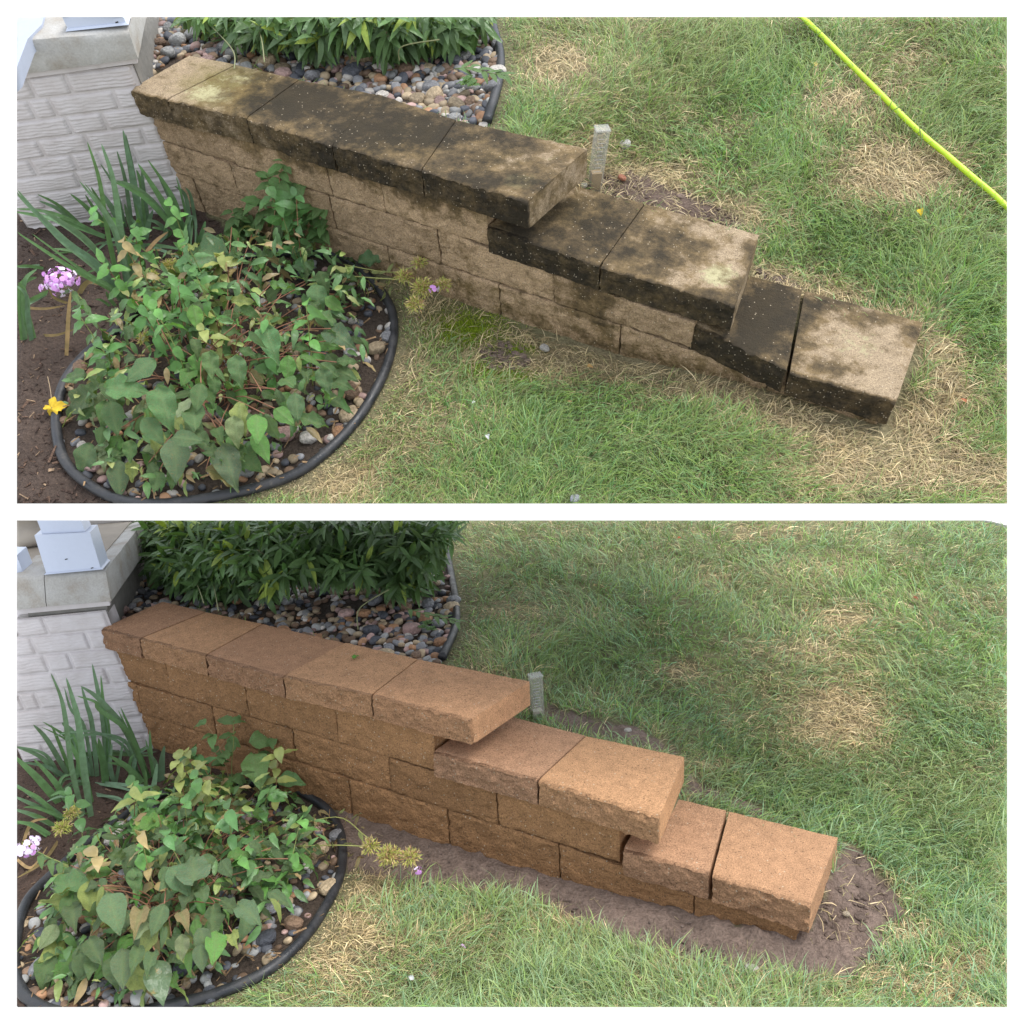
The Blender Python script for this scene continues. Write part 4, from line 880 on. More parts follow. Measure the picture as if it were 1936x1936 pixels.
    # inner leaves that close the view into the crown
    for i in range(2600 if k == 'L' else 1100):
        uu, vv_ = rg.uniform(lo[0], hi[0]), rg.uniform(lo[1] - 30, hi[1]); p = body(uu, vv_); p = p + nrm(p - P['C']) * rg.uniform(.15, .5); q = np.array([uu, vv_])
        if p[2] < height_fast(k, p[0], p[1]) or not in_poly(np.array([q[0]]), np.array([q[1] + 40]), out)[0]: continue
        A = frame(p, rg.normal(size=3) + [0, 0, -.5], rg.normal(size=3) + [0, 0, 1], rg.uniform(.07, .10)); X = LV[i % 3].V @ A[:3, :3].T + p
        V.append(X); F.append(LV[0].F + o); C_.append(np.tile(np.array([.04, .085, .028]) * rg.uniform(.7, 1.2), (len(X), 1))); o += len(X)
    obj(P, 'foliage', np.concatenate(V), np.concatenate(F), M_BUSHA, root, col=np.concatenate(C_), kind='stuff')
    parts = [tube(np.array([a, (a + p) / 2, p]), .0018, 4) for a, p in stems[::3]]
    base = np.array([ce[0], ce[1], -.1])
    for i in range(26):
        d = rg.normal(size=3); d[2] = abs(d[2]) * .8 + .2; e = ce + ra * nrm(d) * .75; b0 = base + [rg.uniform(-.25, .25), rg.uniform(-.12, .12), 0]
        parts.append(tube(spline([b0, b0 * .5 + e * .5 + [0, 0, -.05], e], 8), np.linspace(.006, .002, 8), 5))
    Vt, Ft = join(parts); obj(P, 'twigs', Vt, Ft, M_STEM, root, color=(.13, .11, .06), kind='stuff')
    # long bare shoots leaning out over the rocks
    sh = {'U': [[(460, 40), (490, 60), (500, 117)], [(755, 115), (760, 88), (830, 75)], [(400, 50), (440, 95), (443, 130)]], 'L': [[(340, 1060), (370, 1100), (385, 1140)], [(395, 1060), (405, 1110), (413, 1155)], [(677, 1190), (680, 1150), (735, 1115)]]}[k]
    for s_ in sh:
        pts = [bz(P, np.float64(a), np.float64(b), .02 + .05 * i) for i, (a, b) in enumerate(s_)]; Vt, Ft = tube(spline(pts, 12), .0022, 6); obj(P, 'shoot', Vt, Ft, M_STEM, root, color=(.20, .21, .10))
    # loose sprig trailing to the right
    sp = {'U': [(860, 130), (890, 128), (925, 138), (950, 142)], 'L': [(770, 1150), (800, 1160), (835, 1168), (862, 1175)]}[k]
    pts = spline([bz(P, np.float64(a), np.float64(b), .06) for a, b in sp], 14); Vt, Ft = tube(pts, .0018, 5); obj(P, 'shoot', Vt, Ft, M_STEM, root, color=(.13, .17, .06))
    for i in range(1, 14):
        T_ = nrm(pts[i] - pts[i - 1]); sdv = np.cross(T_, [0, 0, 1]) * (1 if i % 2 else -1); inst(P, 'leaf', LV[i % 3], frame(pts[i], T_ + sdv * .7, [0, 0, 1.], (.07, .055, .055)), root, (.13, .24, .07))
    for a, b in ({'U': [(885, 150), (893, 160), (880, 158)], 'L': [(808, 1178), (815, 1190), (800, 1186)]}[k]):
        X = on_ground(k, a, b, .04)
        for j in range(4): inst(P, 'leaf', OV[j % 4], frame(X, [math.cos(j * 1.6), math.sin(j * 1.6), .2], [0, 0, 1.], .035), root, (.12, .30, .08))
    return root
for k in 'UL': bush(k)
def vert_pt(P, X0, u, v, push=0.):     # the point seen at (u, v) on the upright plane through X0 that faces the viewer
    h = P['C'] - X0; h[2] = 0; h = nrm(h); return bpl(P, np.float64(u), np.float64(v), X0 + h * push, h)
def iris(k):
    P = PL[k]
    if k == 'U':
        Z = lambda s: [(a / 4.83 + 20, b / 4.83 + 240) for a, b in s]
        S = [(Z(q), w) for q, w in [([(1080, 1580), (1010, 1000), (940, 500), (828, 150)], .030), ([(1090, 1580), (980, 1050), (850, 780), (625, 490)], .022), ([(1200, 800), (1120, 500), (1025, 20)], .032), ([(1110, 740), (1050, 500), (970, 215)], .02),
            ([(1600, 1070), (1400, 700), (1160, 330)], .030), ([(1605, 1060), (1300, 690), (1110, 545), (960, 490)], .030), ([(1590, 960), (1450, 650), (1345, 440)], .016), ([(1640, 840), (1600, 640), (1500, 540)], .022), ([(860, 890), (700, 740), (545, 610)], .024), ([(640, 910), (450, 760), (260, 675)], .022),
            ([(1020, 1580), (800, 1290), (500, 1050), (300, 850), (40, 590)], .036), ([(980, 1370), (700, 1040), (450, 860), (270, 750)], .027), ([(880, 1010), (500, 870), (250, 810), (40, 775)], .024), ([(1050, 1560), (850, 1440), (560, 1290), (40, 950)], .026), ([(1240, 800), (1200, 560), (1150, 390)], .024),
            ([(1640, 1090), (1620, 900), (1650, 825), (1690, 870), (1685, 1080)], .022), ([(1110, 1430), (1130, 1170), (1180, 1075), (1230, 1130)], .026), ([(1250, 1090), (1040, 1030), (900, 1040), (760, 1160)], .018), ([(1220, 1080), (1400, 1090), (1570, 1120)], .018), ([(120, 1950), (100, 1600), (110, 1430), (240, 1370)], .032),
            ([(210, 1950), (140, 1700), (120, 1500), (70, 1420)], .030), ([(350, 1500), (200, 1570), (60, 1640)], .018), ([(300, 1290), (150, 1270), (40, 1275)], .016), ([(1200, 1040), (1100, 900), (1040, 700)], .030), ([(1230, 1040), (1260, 880), (1300, 760)], .026), ([(1020, 1000), (960, 800), (800, 560)], .036), ([(1720, 1060), (1760, 930), (1780, 860)], .020),
            ([(1200, 1400), (1210, 1250), (1170, 1160)], .024), ([(700, 1180), (560, 1130), (380, 1110)], .018), ([(1590, 1000), (1500, 850), (1420, 700)], .024), ([(960, 1640), (900, 1560), (870, 1500)], .016), ([(1340, 1060), (1420, 960), (1330, 870), (1240, 850)], .022), ([(1000, 1330), (860, 1280), (700, 1330)], .018)]]
        DR = [(Z(q), w) for q, w in [([(510, 2100), (530, 1700), (550, 1500)], .016), ([(1240, 1140), (1340, 1030), (1440, 955)], .018), ([(620, 1530), (700, 1420), (800, 1440)], .022), ([(520, 1610), (400, 1560), (350, 1480)], .012), ([(1170, 1700), (1130, 1500), (1160, 1430)], .013), ([(40, 1640), (300, 1660), (500, 1630)], .012), ([(260, 1900), (420, 1900), (600, 1840)], .012), ([(1260, 1120), (1400, 1130), (1510, 1170)], .009)]]
        bloc = (1090, 1600)
    else:
        Z = lambda s: [(a / 6.44 + 30, b / 6.44 + 1300) for a, b in s]
        S = [([(172, 1545), (160, 1463), (148, 1365), (137, 1320), (125, 1281)], .031), ([(205, 1420), (197, 1370), (188, 1320), (174, 1254)], .030), ([(184, 1410), (174, 1370), (163, 1330), (154, 1297)], .022), ([(280, 1472), (240, 1385), (200, 1335), (176, 1312), (152, 1297)], .030), ([(280, 1468), (255, 1400), (228, 1337)], .018), ([(262, 1428), (240, 1405), (190, 1388), (150, 1392), (118, 1400)], .018), ([(130, 1436), (90, 1400), (63, 1370)], .024), ([(170, 1435), (140, 1392), (117, 1366)], .038),
             ([(112, 1518), (70, 1470), (25, 1428)], .036), ([(122, 1468), (90, 1450), (45, 1441)], .022), ([(112, 1468), (75, 1430), (25, 1410)], .022), ([(118, 1545), (70, 1510), (25, 1480)], .024), ([(143, 1475), (155, 1432), (185, 1425), (245, 1427), (290, 1429)], .024), ([(106, 1505), (118, 1470), (148, 1463)], .016), ([(250, 1478), (258, 1430), (288, 1409)], .020), ([(280, 1535), (290, 1490), (297, 1443)], .030), ([(306, 1478), (306, 1440), (311, 1410)], .030),
             ([(190, 1480), (240, 1484), (290, 1486)], .018), ([(200, 1482), (195, 1440), (186, 1395)], .034), ([(272, 1482), (240, 1450), (205, 1428)], .030), ([(142, 1472), (150, 1430), (128, 1395), (80, 1364)], .020), ([(115, 1545), (60, 1520), (25, 1505)], .020), ([(150, 1540), (120, 1500), (95, 1505)], .020), ([(180, 1500), (230, 1515), (250, 1540)], .014), ([(165, 1480), (140, 1485), (105, 1505)], .018), ([(290, 1470), (285, 1420), (283, 1380)], .018), ([(215, 1480), (208, 1445), (212, 1405)], .022), ([(100, 1560), (60, 1540), (25, 1530)], .022), ([(90, 1580), (60, 1560), (25, 1552)], .020), ([(170, 1520), (150, 1440), (122, 1390)], .026)]
        DR = [([(45, 1590), (60, 1555), (90, 1548)], .014), ([(110, 1590), (80, 1630), (32, 1660)], .014), ([(250, 1545), (230, 1540), (215, 1530)], .01), ([(32, 1625), (60, 1640), (90, 1600)], .012)]
    rj = np.random.default_rng(8); S = S + [([(a + rj.normal(0, 4) + dx * (0.2 + .8 * i_ / len(q)), b + rj.normal(0, 3) + dy * i_ / len(q)) for i_, (a, b) in enumerate(q)], w * .75) for q, w in S for dx, dy in [(rj.normal(0, 22), rj.normal(8, 14))]]
    b0 = on_ground(k, S[0][0][0][0], S[0][0][0][1])
    root = thing(P, 'iris_plant', tuple(b0), 'clump of blue green sword leaves between the painted brick pier and the ' + SUF[k], 'plant', 'sword leaved plants by the piers')
    rg = np.random.default_rng(3)
    for j, (path, w) in enumerate(S + DR):
        dry = j >= len(S); path = [(path[0][0], max(path[0][1], 432 if k == 'U' else 1468))] + list(path[1:]); X0 = on_ground(k, *path[0]); pts = [X0]
        for q in path[1:]: 
            X = vert_pt(P, X0, *q)
            if X[2] < X0[2] + .015: X = on_ground(k, *q, .02 + .02 * rg.random())
            pts.append(X)
        q = spline(pts, 22); T = np.gradient(q, axis=0); T /= np.linalg.norm(T, axis=1)[:, None]; vw = P['C'] - q; vw /= np.linalg.norm(vw, axis=1)[:, None]
        sd_ = np.cross(T, vw); sd_ /= np.linalg.norm(sd_, axis=1)[:, None] + 1e-9; tw = rg.uniform(-.5, .5); sd_ = sd_ * math.cos(tw) + vw * math.sin(tw)
        t = np.linspace(0, 1, 22); ww = w * .92 * np.minimum(1, (1 - t) ** .55 * 1.15) * (.75 + .25 * np.sin(t * 2.5)); nv = np.cross(sd_, T)
        V = np.stack([q - sd_ * ww[:, None] / 2, q - nv * (ww * .10)[:, None], q + sd_ * ww[:, None] / 2], 1).reshape(-1, 3)
        c = (np.array([.13, .235, .145]) if rg.random() < .5 else np.array([.10, .23, .085])) * rg.uniform(.75, 1.2)
        if dry: c = np.array([.42, .24, .12]) * rg.uniform(.7, 1.2)
        obj(P, 'leaf', V, grid_faces(21, 2), M_DRY if dry else M_IRIS, root, color=tuple(c), **({'label': 'withered brown sword leaf'} if dry else {}))
for k in 'UL': iris(k)
def floret_mesh():
    parts = []
    V0, F0, _ = leaf_mesh('petal', fold=.1, curl=.25, nl=4, nw=2)
    for i in range(5):
        a = i * 2 * math.pi / 5; c, s = math.cos(a), math.sin(a); V = V0 * [1.5, 1, 1]; parts.append((np.stack([V[:, 0] * c - V[:, 1] * s, V[:, 0] * s + V[:, 1] * c, V[:, 2]], -1), F0.tolist()))
    tv, tf = tube(np.array([[0, 0, 0], [0, 0, -1.3]]), .09, 4, False); parts.append((tv, tf)); return join(parts)
FV, FF = floret_mesh(); FLO = Var('floret', FV, FF, M_PETAL); FLP = Var('floret', FV, FF, M_PETALP)
def seedhead(P, X, r, n, rg, cols, parent):
    V = []; F = []; C_ = []; o = 0
    for i in range(n):
        d = nrm(rg.normal(size=3) + [0, 0, .35]); b = X + d * r * rg.uniform(.15, .75) * [1, 1, .7]; d2 = nrm(d + rg.normal(0, .5, 3)); s = rg.uniform(.011, .019); pe = nrm(np.cross(d2, [.3, .5, .8])); qe = np.cross(d2, pe)
        tip = b + d2 * s; m_ = b + d2 * s * .3; w = rg.uniform(.0012, .0022)
        V += [b, m_ + pe * w, m_ - pe * w * .5 + qe * w, m_ - pe * w * .5 - qe * w, tip]; F += [[o, o + 1, o + 2], [o, o + 2, o + 3], [o, o + 3, o + 1], [o + 1, o + 4, o + 2], [o + 2, o + 4, o + 3], [o + 3, o + 4, o + 1]]; o += 5
        c = np.array(cols[rg.integers(0, len(cols))]) * rg.uniform(.8, 1.25); C_ += [c] * 5
    return obj(P, 'seed_head', np.array(V), np.array(F), M_SEED, parent, col=np.array(C_), smooth=False)
YG = [(.42, .44, .10), (.48, .42, .14), (.33, .38, .08), (.52, .40, .20), (.40, .25, .12)]
def flower_head(P, X, r, n, rg, parent, pale=.4, flat=.5):
    for i in range(n):
        d = nrm(rg.normal(size=3) + [0, 0, .3] + nrm(P['C'] - X) * .8); p = X + d * r * [1.15, 1.15, .7] * rg.uniform(.6, 1.15)
        inst(P, 'floret', FLP if rg.random() < pale else FLO, frame(p, nrm(np.cross(d, rg.normal(size=3))), nrm(d + rg.normal(0, .25, 3)), rg.uniform(.0075, .0105)), parent)
def stem(P, pts, r, col, parent, n=14):
    V, F = tube(spline(pts, n), r, 6); return obj(P, 'stem', V, F, M_STEM, parent, color=col)
def leafy_bed(k):
    P = PL[k]; rg = np.random.default_rng(77)
    out = {'U': [(130, 715), (165, 650), (195, 590), (250, 525), (320, 470), (400, 440), (470, 425), (520, 420), (590, 450), (650, 480), (690, 510), (680, 600), (690, 700), (660, 745), (610, 790), (540, 835), (480, 880), (440, 905), (300, 915), (240, 905), (190, 870), (160, 800), (125, 760)],
           'L': [(70, 1710), (110, 1640), (165, 1570), (250, 1530), (310, 1475), (380, 1455), (470, 1465), (555, 1490), (605, 1550), (590, 1640), (545, 1700), (510, 1750), (430, 1780), (390, 1830), (330, 1865), (230, 1880), (150, 1860), (80, 1850), (55, 1780)]}[k]
    c = np.mean(out, 0); cen = on_ground(k, *(c + [0, 60])); pl = np.array(out, float); lo, hi = pl.min(0), pl.max(0)
    root = thing(P, 'leafy_plant', tuple(cen), ('vivid green broad leaved plant with brown leaf spots inside the ring' if k == 'U' else 'dusty grey green broad leaved plant inside the ring before the clean wall'), 'plant', 'broad leaved plants in edging rings')
    n = 0; tries = 0; tot = 215; used = []
    while n < tot and tries < 6000:
        tries += 1; u, v = rg.uniform(lo[0], hi[0]), rg.uniform(lo[1], hi[1])
        if not in_poly(np.array([u]), np.array([v]), out)[0]: continue
        fv = (v - lo[1]) / (hi[1] - lo[1]); e = np.array([(u - c[0]) / (hi[0] - lo[0]) * 2, (v - c[1]) / (hi[1] - lo[1]) * 2]); dome = max(0, 1 - (e @ e) * .8)
        hgt = .035 + (.20 + .10 * (1 - fv)) * dome ** .7 * rg.uniform(.2, 1.0); X = on_ground(k, u, v, hgt)
        big = rg.random() < .15 + .75 * fv; s = rg.uniform(.070, .118) * (.68 + .26 * fv) if big else rg.uniform(.045, .08)
        if any(np.hypot(u - a, v - b) < 10.5 for a, b in used): continue
        used.append((u, v)); n += 1
        out_d = X - cen; out_d[2] = 0; out_d = nrm(out_d + rg.normal(0, .11, 3) * [1, 1, 0] + 1e-4); vw = nrm(P['C'] - X); dr = nrm(out_d + nrm([vw[0], vw[1], 0]) * .45 + np.array([0, 0, -.45 + rg.normal(0, .35)]) + rg.normal(0, .42, 3))
        upv = nrm(np.array([0, 0, 1.]) + vw * .45 + rg.normal(0, .42, 3)); A = frame(X - dr * s * .5, dr, upv, (s * rg.uniform(.8, 1.05), s, s))
        g_ = np.array([.048, .150, .036]) if k == 'U' else np.array([.070, .145, .062]); r0 = rg.random()
        col = g_ * rg.uniform(.62, 1.35)
        if r0 < (.20 if k == 'U' else .10): col = np.array([.10, .31, .045]) * rg.uniform(.8, 1.3)
        elif r0 < .26: col = np.array([.36, .42, .10]) * rg.uniform(.8, 1.1)
        elif r0 < .31: col = np.array([.30, .38, .20])
        elif r0 < .36: col = np.array([.34, .22, .10])
        v_ = OV[rg.integers(0, 6)] if big or rg.random() < .3 else PV[rg.integers(0, 3)]
        inst(P, 'leaf', v_, A, root, tuple(col))
        if n % 3 == 0:
            a = cen + [rg.uniform(-.12, .12), rg.uniform(-.12, .12), 0]; a[2] = float(height(k, a[0], a[1])); b = X - dr * s * .5
            stem(P, [a, (a + b) / 2 + [0, 0, .05], b], .0016, (.16, .20, .07) if n % 3 else (.25, .12, .07), root, 8)
    # small narrow and withered leaves filling the back of the bed
    V = []; F = []; C_ = []; o = 0
    for i in range(1300):
        u, v = rg.uniform(lo[0], hi[0]), lo[1] + (hi[1] - lo[1]) * rg.random() ** 1.5
        if not in_poly(np.array([u]), np.array([v]), out)[0]: continue
        fb = 1 - (v - lo[1]) / (hi[1] - lo[1]); X = on_ground(k, u, v, rg.uniform(.01, .08 + .20 * fb)); a = rg.uniform(0, 6.28); A = frame(X, [math.cos(a), math.sin(a), rg.normal(-.3, .5)], [rg.normal(0, .5), rg.normal(0, .5), 1], rg.uniform(.025, .070))
        c_ = [(.08, .19, .06), (.11, .24, .07), (.27, .34, .09), (.36, .38, .13), (.36, .22, .11), (.05, .12, .04)][rg.choice(6, p=[.3, .22, .13, .1, .13, .12])]; Y = PV[i % 3].V @ A[:3, :3].T + X
        V.append(Y); F.append(PV[0].F + o); C_.append(np.tile(np.array(c_) * rg.uniform(.7, 1.3), (len(Y), 1))); o += len(Y)
    obj(P, 'small_foliage', np.concatenate(V), np.concatenate(F), M_BUSHA, root, col=np.concatenate(C_), kind='stuff')
    # stalks standing out of the mound with leaves in pairs
    V = []; F = []; C_ = []; o = 0
    for i in range(30):
        u, v = rg.uniform(lo[0] + 80, hi[0] - 60), rg.uniform(lo[1] + 10, lo[1] + (hi[1] - lo[1]) * .62)
        if not in_poly(np.array([u]), np.array([v]), out)[0]: continue
        a = on_ground(k, u, v + 25, .02); tip = a + [rg.normal(0, .05), rg.normal(-.01, .04), rg.uniform(.16, .32)]; q = spline([a, (a + tip) / 2 + rg.normal(0, .012, 3), tip], 12)
        V_, F_ = tube(q, np.linspace(.0022, .0012, 12), 5); obj(P, 'stem', V_, F_, M_STEM, root, color=(.24, .27, .09) if i % 2 else (.27, .16, .08))
        pc = [(.08, .24, .05), (.12, .33, .06), (.34, .37, .10), (.06, .18, .05), (.40, .27, .12)][rg.choice(5, p=[.35, .25, .15, .15, .10])]
        for j in range(3, 12, 2):
            for sg in (0, math.pi):
                an = sg + j * .8 + rg.normal(0, .3); A = frame(q[j], [math.cos(an), math.sin(an), rg.normal(-.1, .35)], [rg.normal(0, .3), -.3 + rg.normal(0, .3), 1.], (rg.uniform(.07, .11),) + (rg.uniform(.045, .075),) * 2); Y = PV[(i + j) % 3].V @ A[:3, :3].T + A[:3, 3]; V.append(Y); F.append(PV[0].F + o); C_.append(np.tile(np.array(pc) * rg.uniform(.75, 1.25), (len(Y), 1))); o += len(Y)
    obj(P, 'stalk_foliage', np.concatenate(V), np.concatenate(F), M_BUSHA, root, col=np.concatenate(C_), kind='stuff')
    # big named leaves
    BL = {'U': [((385, 480), 100, (-.9, -.35), (.07, .19, .07)), ((238, 735), 82, (1, .05), (.10, .30, .09)), ((310, 770), 84, (.3, 1), (.09, .28, .08)), ((510, 648), 70, (.4, 1), (.10, .30, .10)), ((332, 868), 86, (.0, 1), (.10, .19, .09)), ((432, 880), 86, (.3, 1), (.08, .14, .08)), ((640, 635), 66, (.5, .3), (.05, .15, .07)), ((703, 492), 52, (1, -.1), (.09, .25, .10)), ((600, 565), 60, (.1, 1), (.10, .27, .09)), ((215, 790), 66, (.2, 1), (.06, .19, .05)), ((290, 815), 64, (.6, .8), (.08, .23, .08)), ((370, 600), 50, (.2, .9), (.16, .45, .05)), ((160, 870), 70, (-.3, 1), (.05, .14, .05)), ((355, 830), 60, (.9, .1), (.07, .19, .07)), ((450, 700), 60, (.2, 1), (.08, .22, .07)), ((560, 770), 56, (.1, 1), (.08, .21, .08)), ((615, 720), 55, (.3, .9), (.07, .18, .07)), ((265, 700), 70, (-.7, .5), (.07, .20, .07)), ((400, 690), 56, (.1, 1), (.12, .26, .08)), ((445, 815), 60, (.1, 1), (.33, .42, .18)), ((225, 905), 70, (0, 1), (.06, .14, .06)), ((150, 760), 80, (-.9, .6), (.06, .13, .05))],
          'L': [((140, 1675), 74, (.95, .1), (.11, .29, .10)), ((215, 1725), 78, (.3, 1), (.12, .24, .11)), ((340, 1665), 66, (.5, .7), (.11, .26, .11)), ((365, 1640), 60, (0, -.5), (.10, .20, .10)), ((232, 1830), 76, (.0, 1), (.13, .22, .12)), ((300, 1855), 84, (.2, 1), (.085, .15, .085)), ((85, 1835), 74, (-.2, 1), (.07, .17, .05)), ((155, 1830), 60, (.1, 1), (.08, .17, .07)), ((500, 1490), 52, (.1, 1), (.12, .29, .12)), ((550, 1475), 52, (.9, .2), (.13, .33, .10)), ((505, 1395), 72, (1, -.25), (.20, .42, .12)), ((485, 1455), 66, (.25, 1), (.18, .38, .10)), ((385, 1780), 56, (.3, .9), (.10, .18, .09)), ((380, 1810), 56, (.1, 1), (.12, .22, .12)), ((470, 1725), 54, (.6, .5), (.13, .25, .13)), ((255, 1665), 50, (.2, 1), (.10, .24, .08)), ((315, 1660), 46, (.3, 1), (.10, .24, .08)), ((280, 1560), 60, (-.8, .4), (.16, .42, .07)), ((130, 1720), 60, (-.1, 1), (.07, .22, .06)), ((345, 1790), 50, (0, 1), (.35, .40, .22)), ((455, 1365), 36, (1, -.1), (.12, .40, .05)), ((370, 1450), 44, (.8, -.5), (.11, .24, .10)), ((180, 1800), 60, (.4, .9), (.09, .18, .09))]}[k]
    for (u, v), L_, (du, dv), col in BL:
        e = np.array([(u - c[0]) / (hi[0] - lo[0]) * 2, (v - c[1]) / (hi[1] - lo[1]) * 2]); dome = max(0, 1 - (e @ e) * .8); hh = .07 + .22 * dome
        if v < lo[1] + 30: hh = .12
        if k == 'L' and v < 1470 and u > 420: hh = .22
        m_ = math.hypot(du, dv); A0 = on_ground(k, u - du / m_ * L_ / 2, v - dv / m_ * L_ / 2, hh); A1 = on_ground(k, u + du / m_ * L_ / 2, v + dv / m_ * L_ / 2, max(.02, hh - (.05 if dv > .5 else .01)))
        if X is not None and A1[1] > .0 > A0[1] - .2 and A1[0] > .1 and hh > .2: pass
        s = np.linalg.norm(A1 - A0) * 1.05; vw = nrm(P['C'] - A0); inst(P, 'leaf', OV[int(rg.integers(0, 6))], frame(A0, A1 - A0, nrm([0, 0, 1.]) + vw * .9, (s * .95, s, s)), root, tuple(np.array(col) * rg.uniform(.65, .9)))
    # tall phlox stems in front of the wall
    r2 = {'U': [((560, 455), [(545, 400), (528, 340), (541, 300)]), ((570, 470), [(575, 420), (560, 370), (574, 345)]), ((575, 475), [(580, 440), (590, 410), (640, 388)]), ((510, 430), [(500, 400), (492, 378)]), ((530, 450), [(520, 400), (515, 350), (505, 335)]), ((600, 470), [(612, 430), (620, 405), (605, 385)]), ((545, 460), [(560, 410), (600, 380), (625, 370)]), ((470, 440), [(455, 420), (440, 400)]), ((430, 450), [(440, 430), (470, 405)])],
          'L': [((440, 1520), [(430, 1460), (410, 1400), (388, 1368)]), ((450, 1520), [(438, 1460), (442, 1400), (441, 1368)]), ((400, 1500), [(400, 1440), (420, 1410), (455, 1360)]), ((440, 1510), [(475, 1470), (500, 1400), (565, 1385)])]}[k]
    ph = thing(P, 'phlox_plant', tuple(on_ground(k, *r2[0][0])), ('tall phlox with a tiny pink flower standing against the blackened wall' if k == 'U' else 'sparse phlox stems with bare tips standing against the clean wall'), 'plant')
    for j, (b, q) in enumerate(r2):
        X0 = on_ground(k, *b); X0[1] = min(X0[1], -.05); pts = [X0] + [vert_pt(P, X0, *z) for z in q]; s_ = spline(pts, 18); V, F = tube(s_, np.linspace(.0022, .0013, 18), 6); obj(P, 'stem', V, F, M_STEM, ph, color=(.22, .24, .08) if j % 2 else (.30, .20, .10))
        for i in range(5, 18, 2 if k == 'U' else 4):
            for sg in (-1, 1):
                a = rg.uniform(0, 6.28); dr = nrm([math.cos(a), math.sin(a) - .3, rg.uniform(-.3, .3)]); s = rg.uniform(.045, .085); inst(P, 'leaf', PV[i % 3], frame(s_[i], dr, nrm([0, -.3, 1.]), (s * 1.5, s, s)), ph, tuple(np.array([.11, .29, .07]) * rg.uniform(.7, 1.3)))
        if k == 'U' and j < 2: seedhead(P, s_[-1], .016, 26, rg, YG, ph)
        if k == 'U' and j == 1: flower_head(P, s_[-1] + [0, 0, .012], .008, 2, rg, ph)
    # the leaning flower stalks with faded heads on the right
    HD = {'U': [((640, 520), [(700, 525), (760, 530), (800, 545)], [(800, 545, .050, 420), (765, 522, .036, 200), (785, 575, .036, 200), (838, 538, .030, 150)], (820, 547, .017, 6)), ((650, 500), [(740, 515), (790, 500), (822, 482)], [(825, 480, .034, 200), (793, 495, .028, 120)], None)],
          'L': [((560, 1560), [(640, 1545), (690, 1580), (735, 1615)], [(735, 1618, .050, 420), (700, 1600, .038, 200), (775, 1620, .040, 240)], (790, 1646, .013, 4)), ((560, 1600), [(640, 1598), (700, 1602), (740, 1612)], [], None)]}[k]
    p3 = thing(P, 'phlox_flower', tuple(on_ground(k, *HD[0][0])), 'fading yellow phlox heads leaning out right over the ring edging by the ' + SUF[k], 'flower', 'fading phlox heads')
    for b, q, hs, fl in HD:
        X0 = on_ground(k, *b, .06); pts = [X0] + [on_ground(k, *z, .10 + .02 * i) for i, z in enumerate(q)]; stem(P, pts, .0018, (.34, .36, .12), p3)
        for (u, v, r, n_) in hs: seedhead(P, on_ground(k, u, v, .13), r, n_, rg, YG, p3)
        if fl: flower_head(P, on_ground(k, fl[0], fl[1], .15), fl[2], fl[3], rg, p3, .2)
        for i in range(22): 
            u, v = q[0][0] + rg.uniform(-60, 60), q[0][1] + rg.uniform(-15, 35); inst(P, 'leaf', PV[i % 3], frame(on_ground(k, u, v, rg.uniform(.04, .12)), rg.normal(size=3) + [0, 0, -.6], rg.normal(size=3) + [0, 0, 1], rg.uniform(.02, .045)), p3, tuple(np.array([.42, .24, .12] if i % 2 else [.34, .36, .12]) * rg.uniform(.7, 1.2)))
    # pink flower at the left and the yellow seed head beside it
    fx = {'U': ((200, 640), [(170, 590), (150, 560), (112, 530)], (110, 528), 84, .050), 'L': ((200, 1700), [(130, 1640), (90, 1620), (52, 1600)], (50, 1602), 44, .036)}[k]
    p4 = thing(P, 'phlox_flower', tuple(on_ground(k, *fx[0])), ('full round pink phlox head at the left of the sword leaves' if k == 'U' else 'pale lilac phlox head cut by the left edge below the sword leaves'), 'flower')
    X0 = on_ground(k, *fx[0]); pts = [X0] + [on_ground(k, *z, .12 + .05 * i) for i, z in enumerate(fx[1])]; stem(P, pts, .0017, (.24, .28, .10), p4)
    hc = pts[-1]; flower_head(P, hc, fx[4], fx[3], rg, p4, .35 if k == 'U' else .9); seedhead(P, hc, .018, 60, rg, YG[:3], p4)
    s_ = spline(pts, 14)
    for i in range(4, 12, 2):
        for sg in (-1, 1): inst(P, 'leaf', PV[i % 3], frame(s_[i], nrm([sg * .8, -.5, -.1]), [0, 0, 1.], .06), p4, (.10, .24, .08))
    sx = {'U': [(322, 502, .034, 200), (288, 522, .026, 120), (270, 640, .022, 80)], 'L': [(137, 1536, .034, 200), (118, 1565, .034, 200)]}[k]
    p5 = thing(P, 'seed_stalk', tuple(on_ground(k, sx[0][0], sx[0][1] + 40)), 'yellow green spent seed heads beside the sword leaves near the ' + SUF[k], 'plant', 'spent seed heads')
    for u, v, r, n_ in sx: seedhead(P, on_ground(k, u, v, .14), r, n_, rg, YG[:4], p5)
    X0 = on_ground(k, sx[0][0], sx[0][1] + 40); stem(P, [X0, on_ground(k, sx[0][0], sx[0][1], .13)], .0016, (.2, .25, .1), p5, 6)
for k in 'UL': leafy_bed(k)
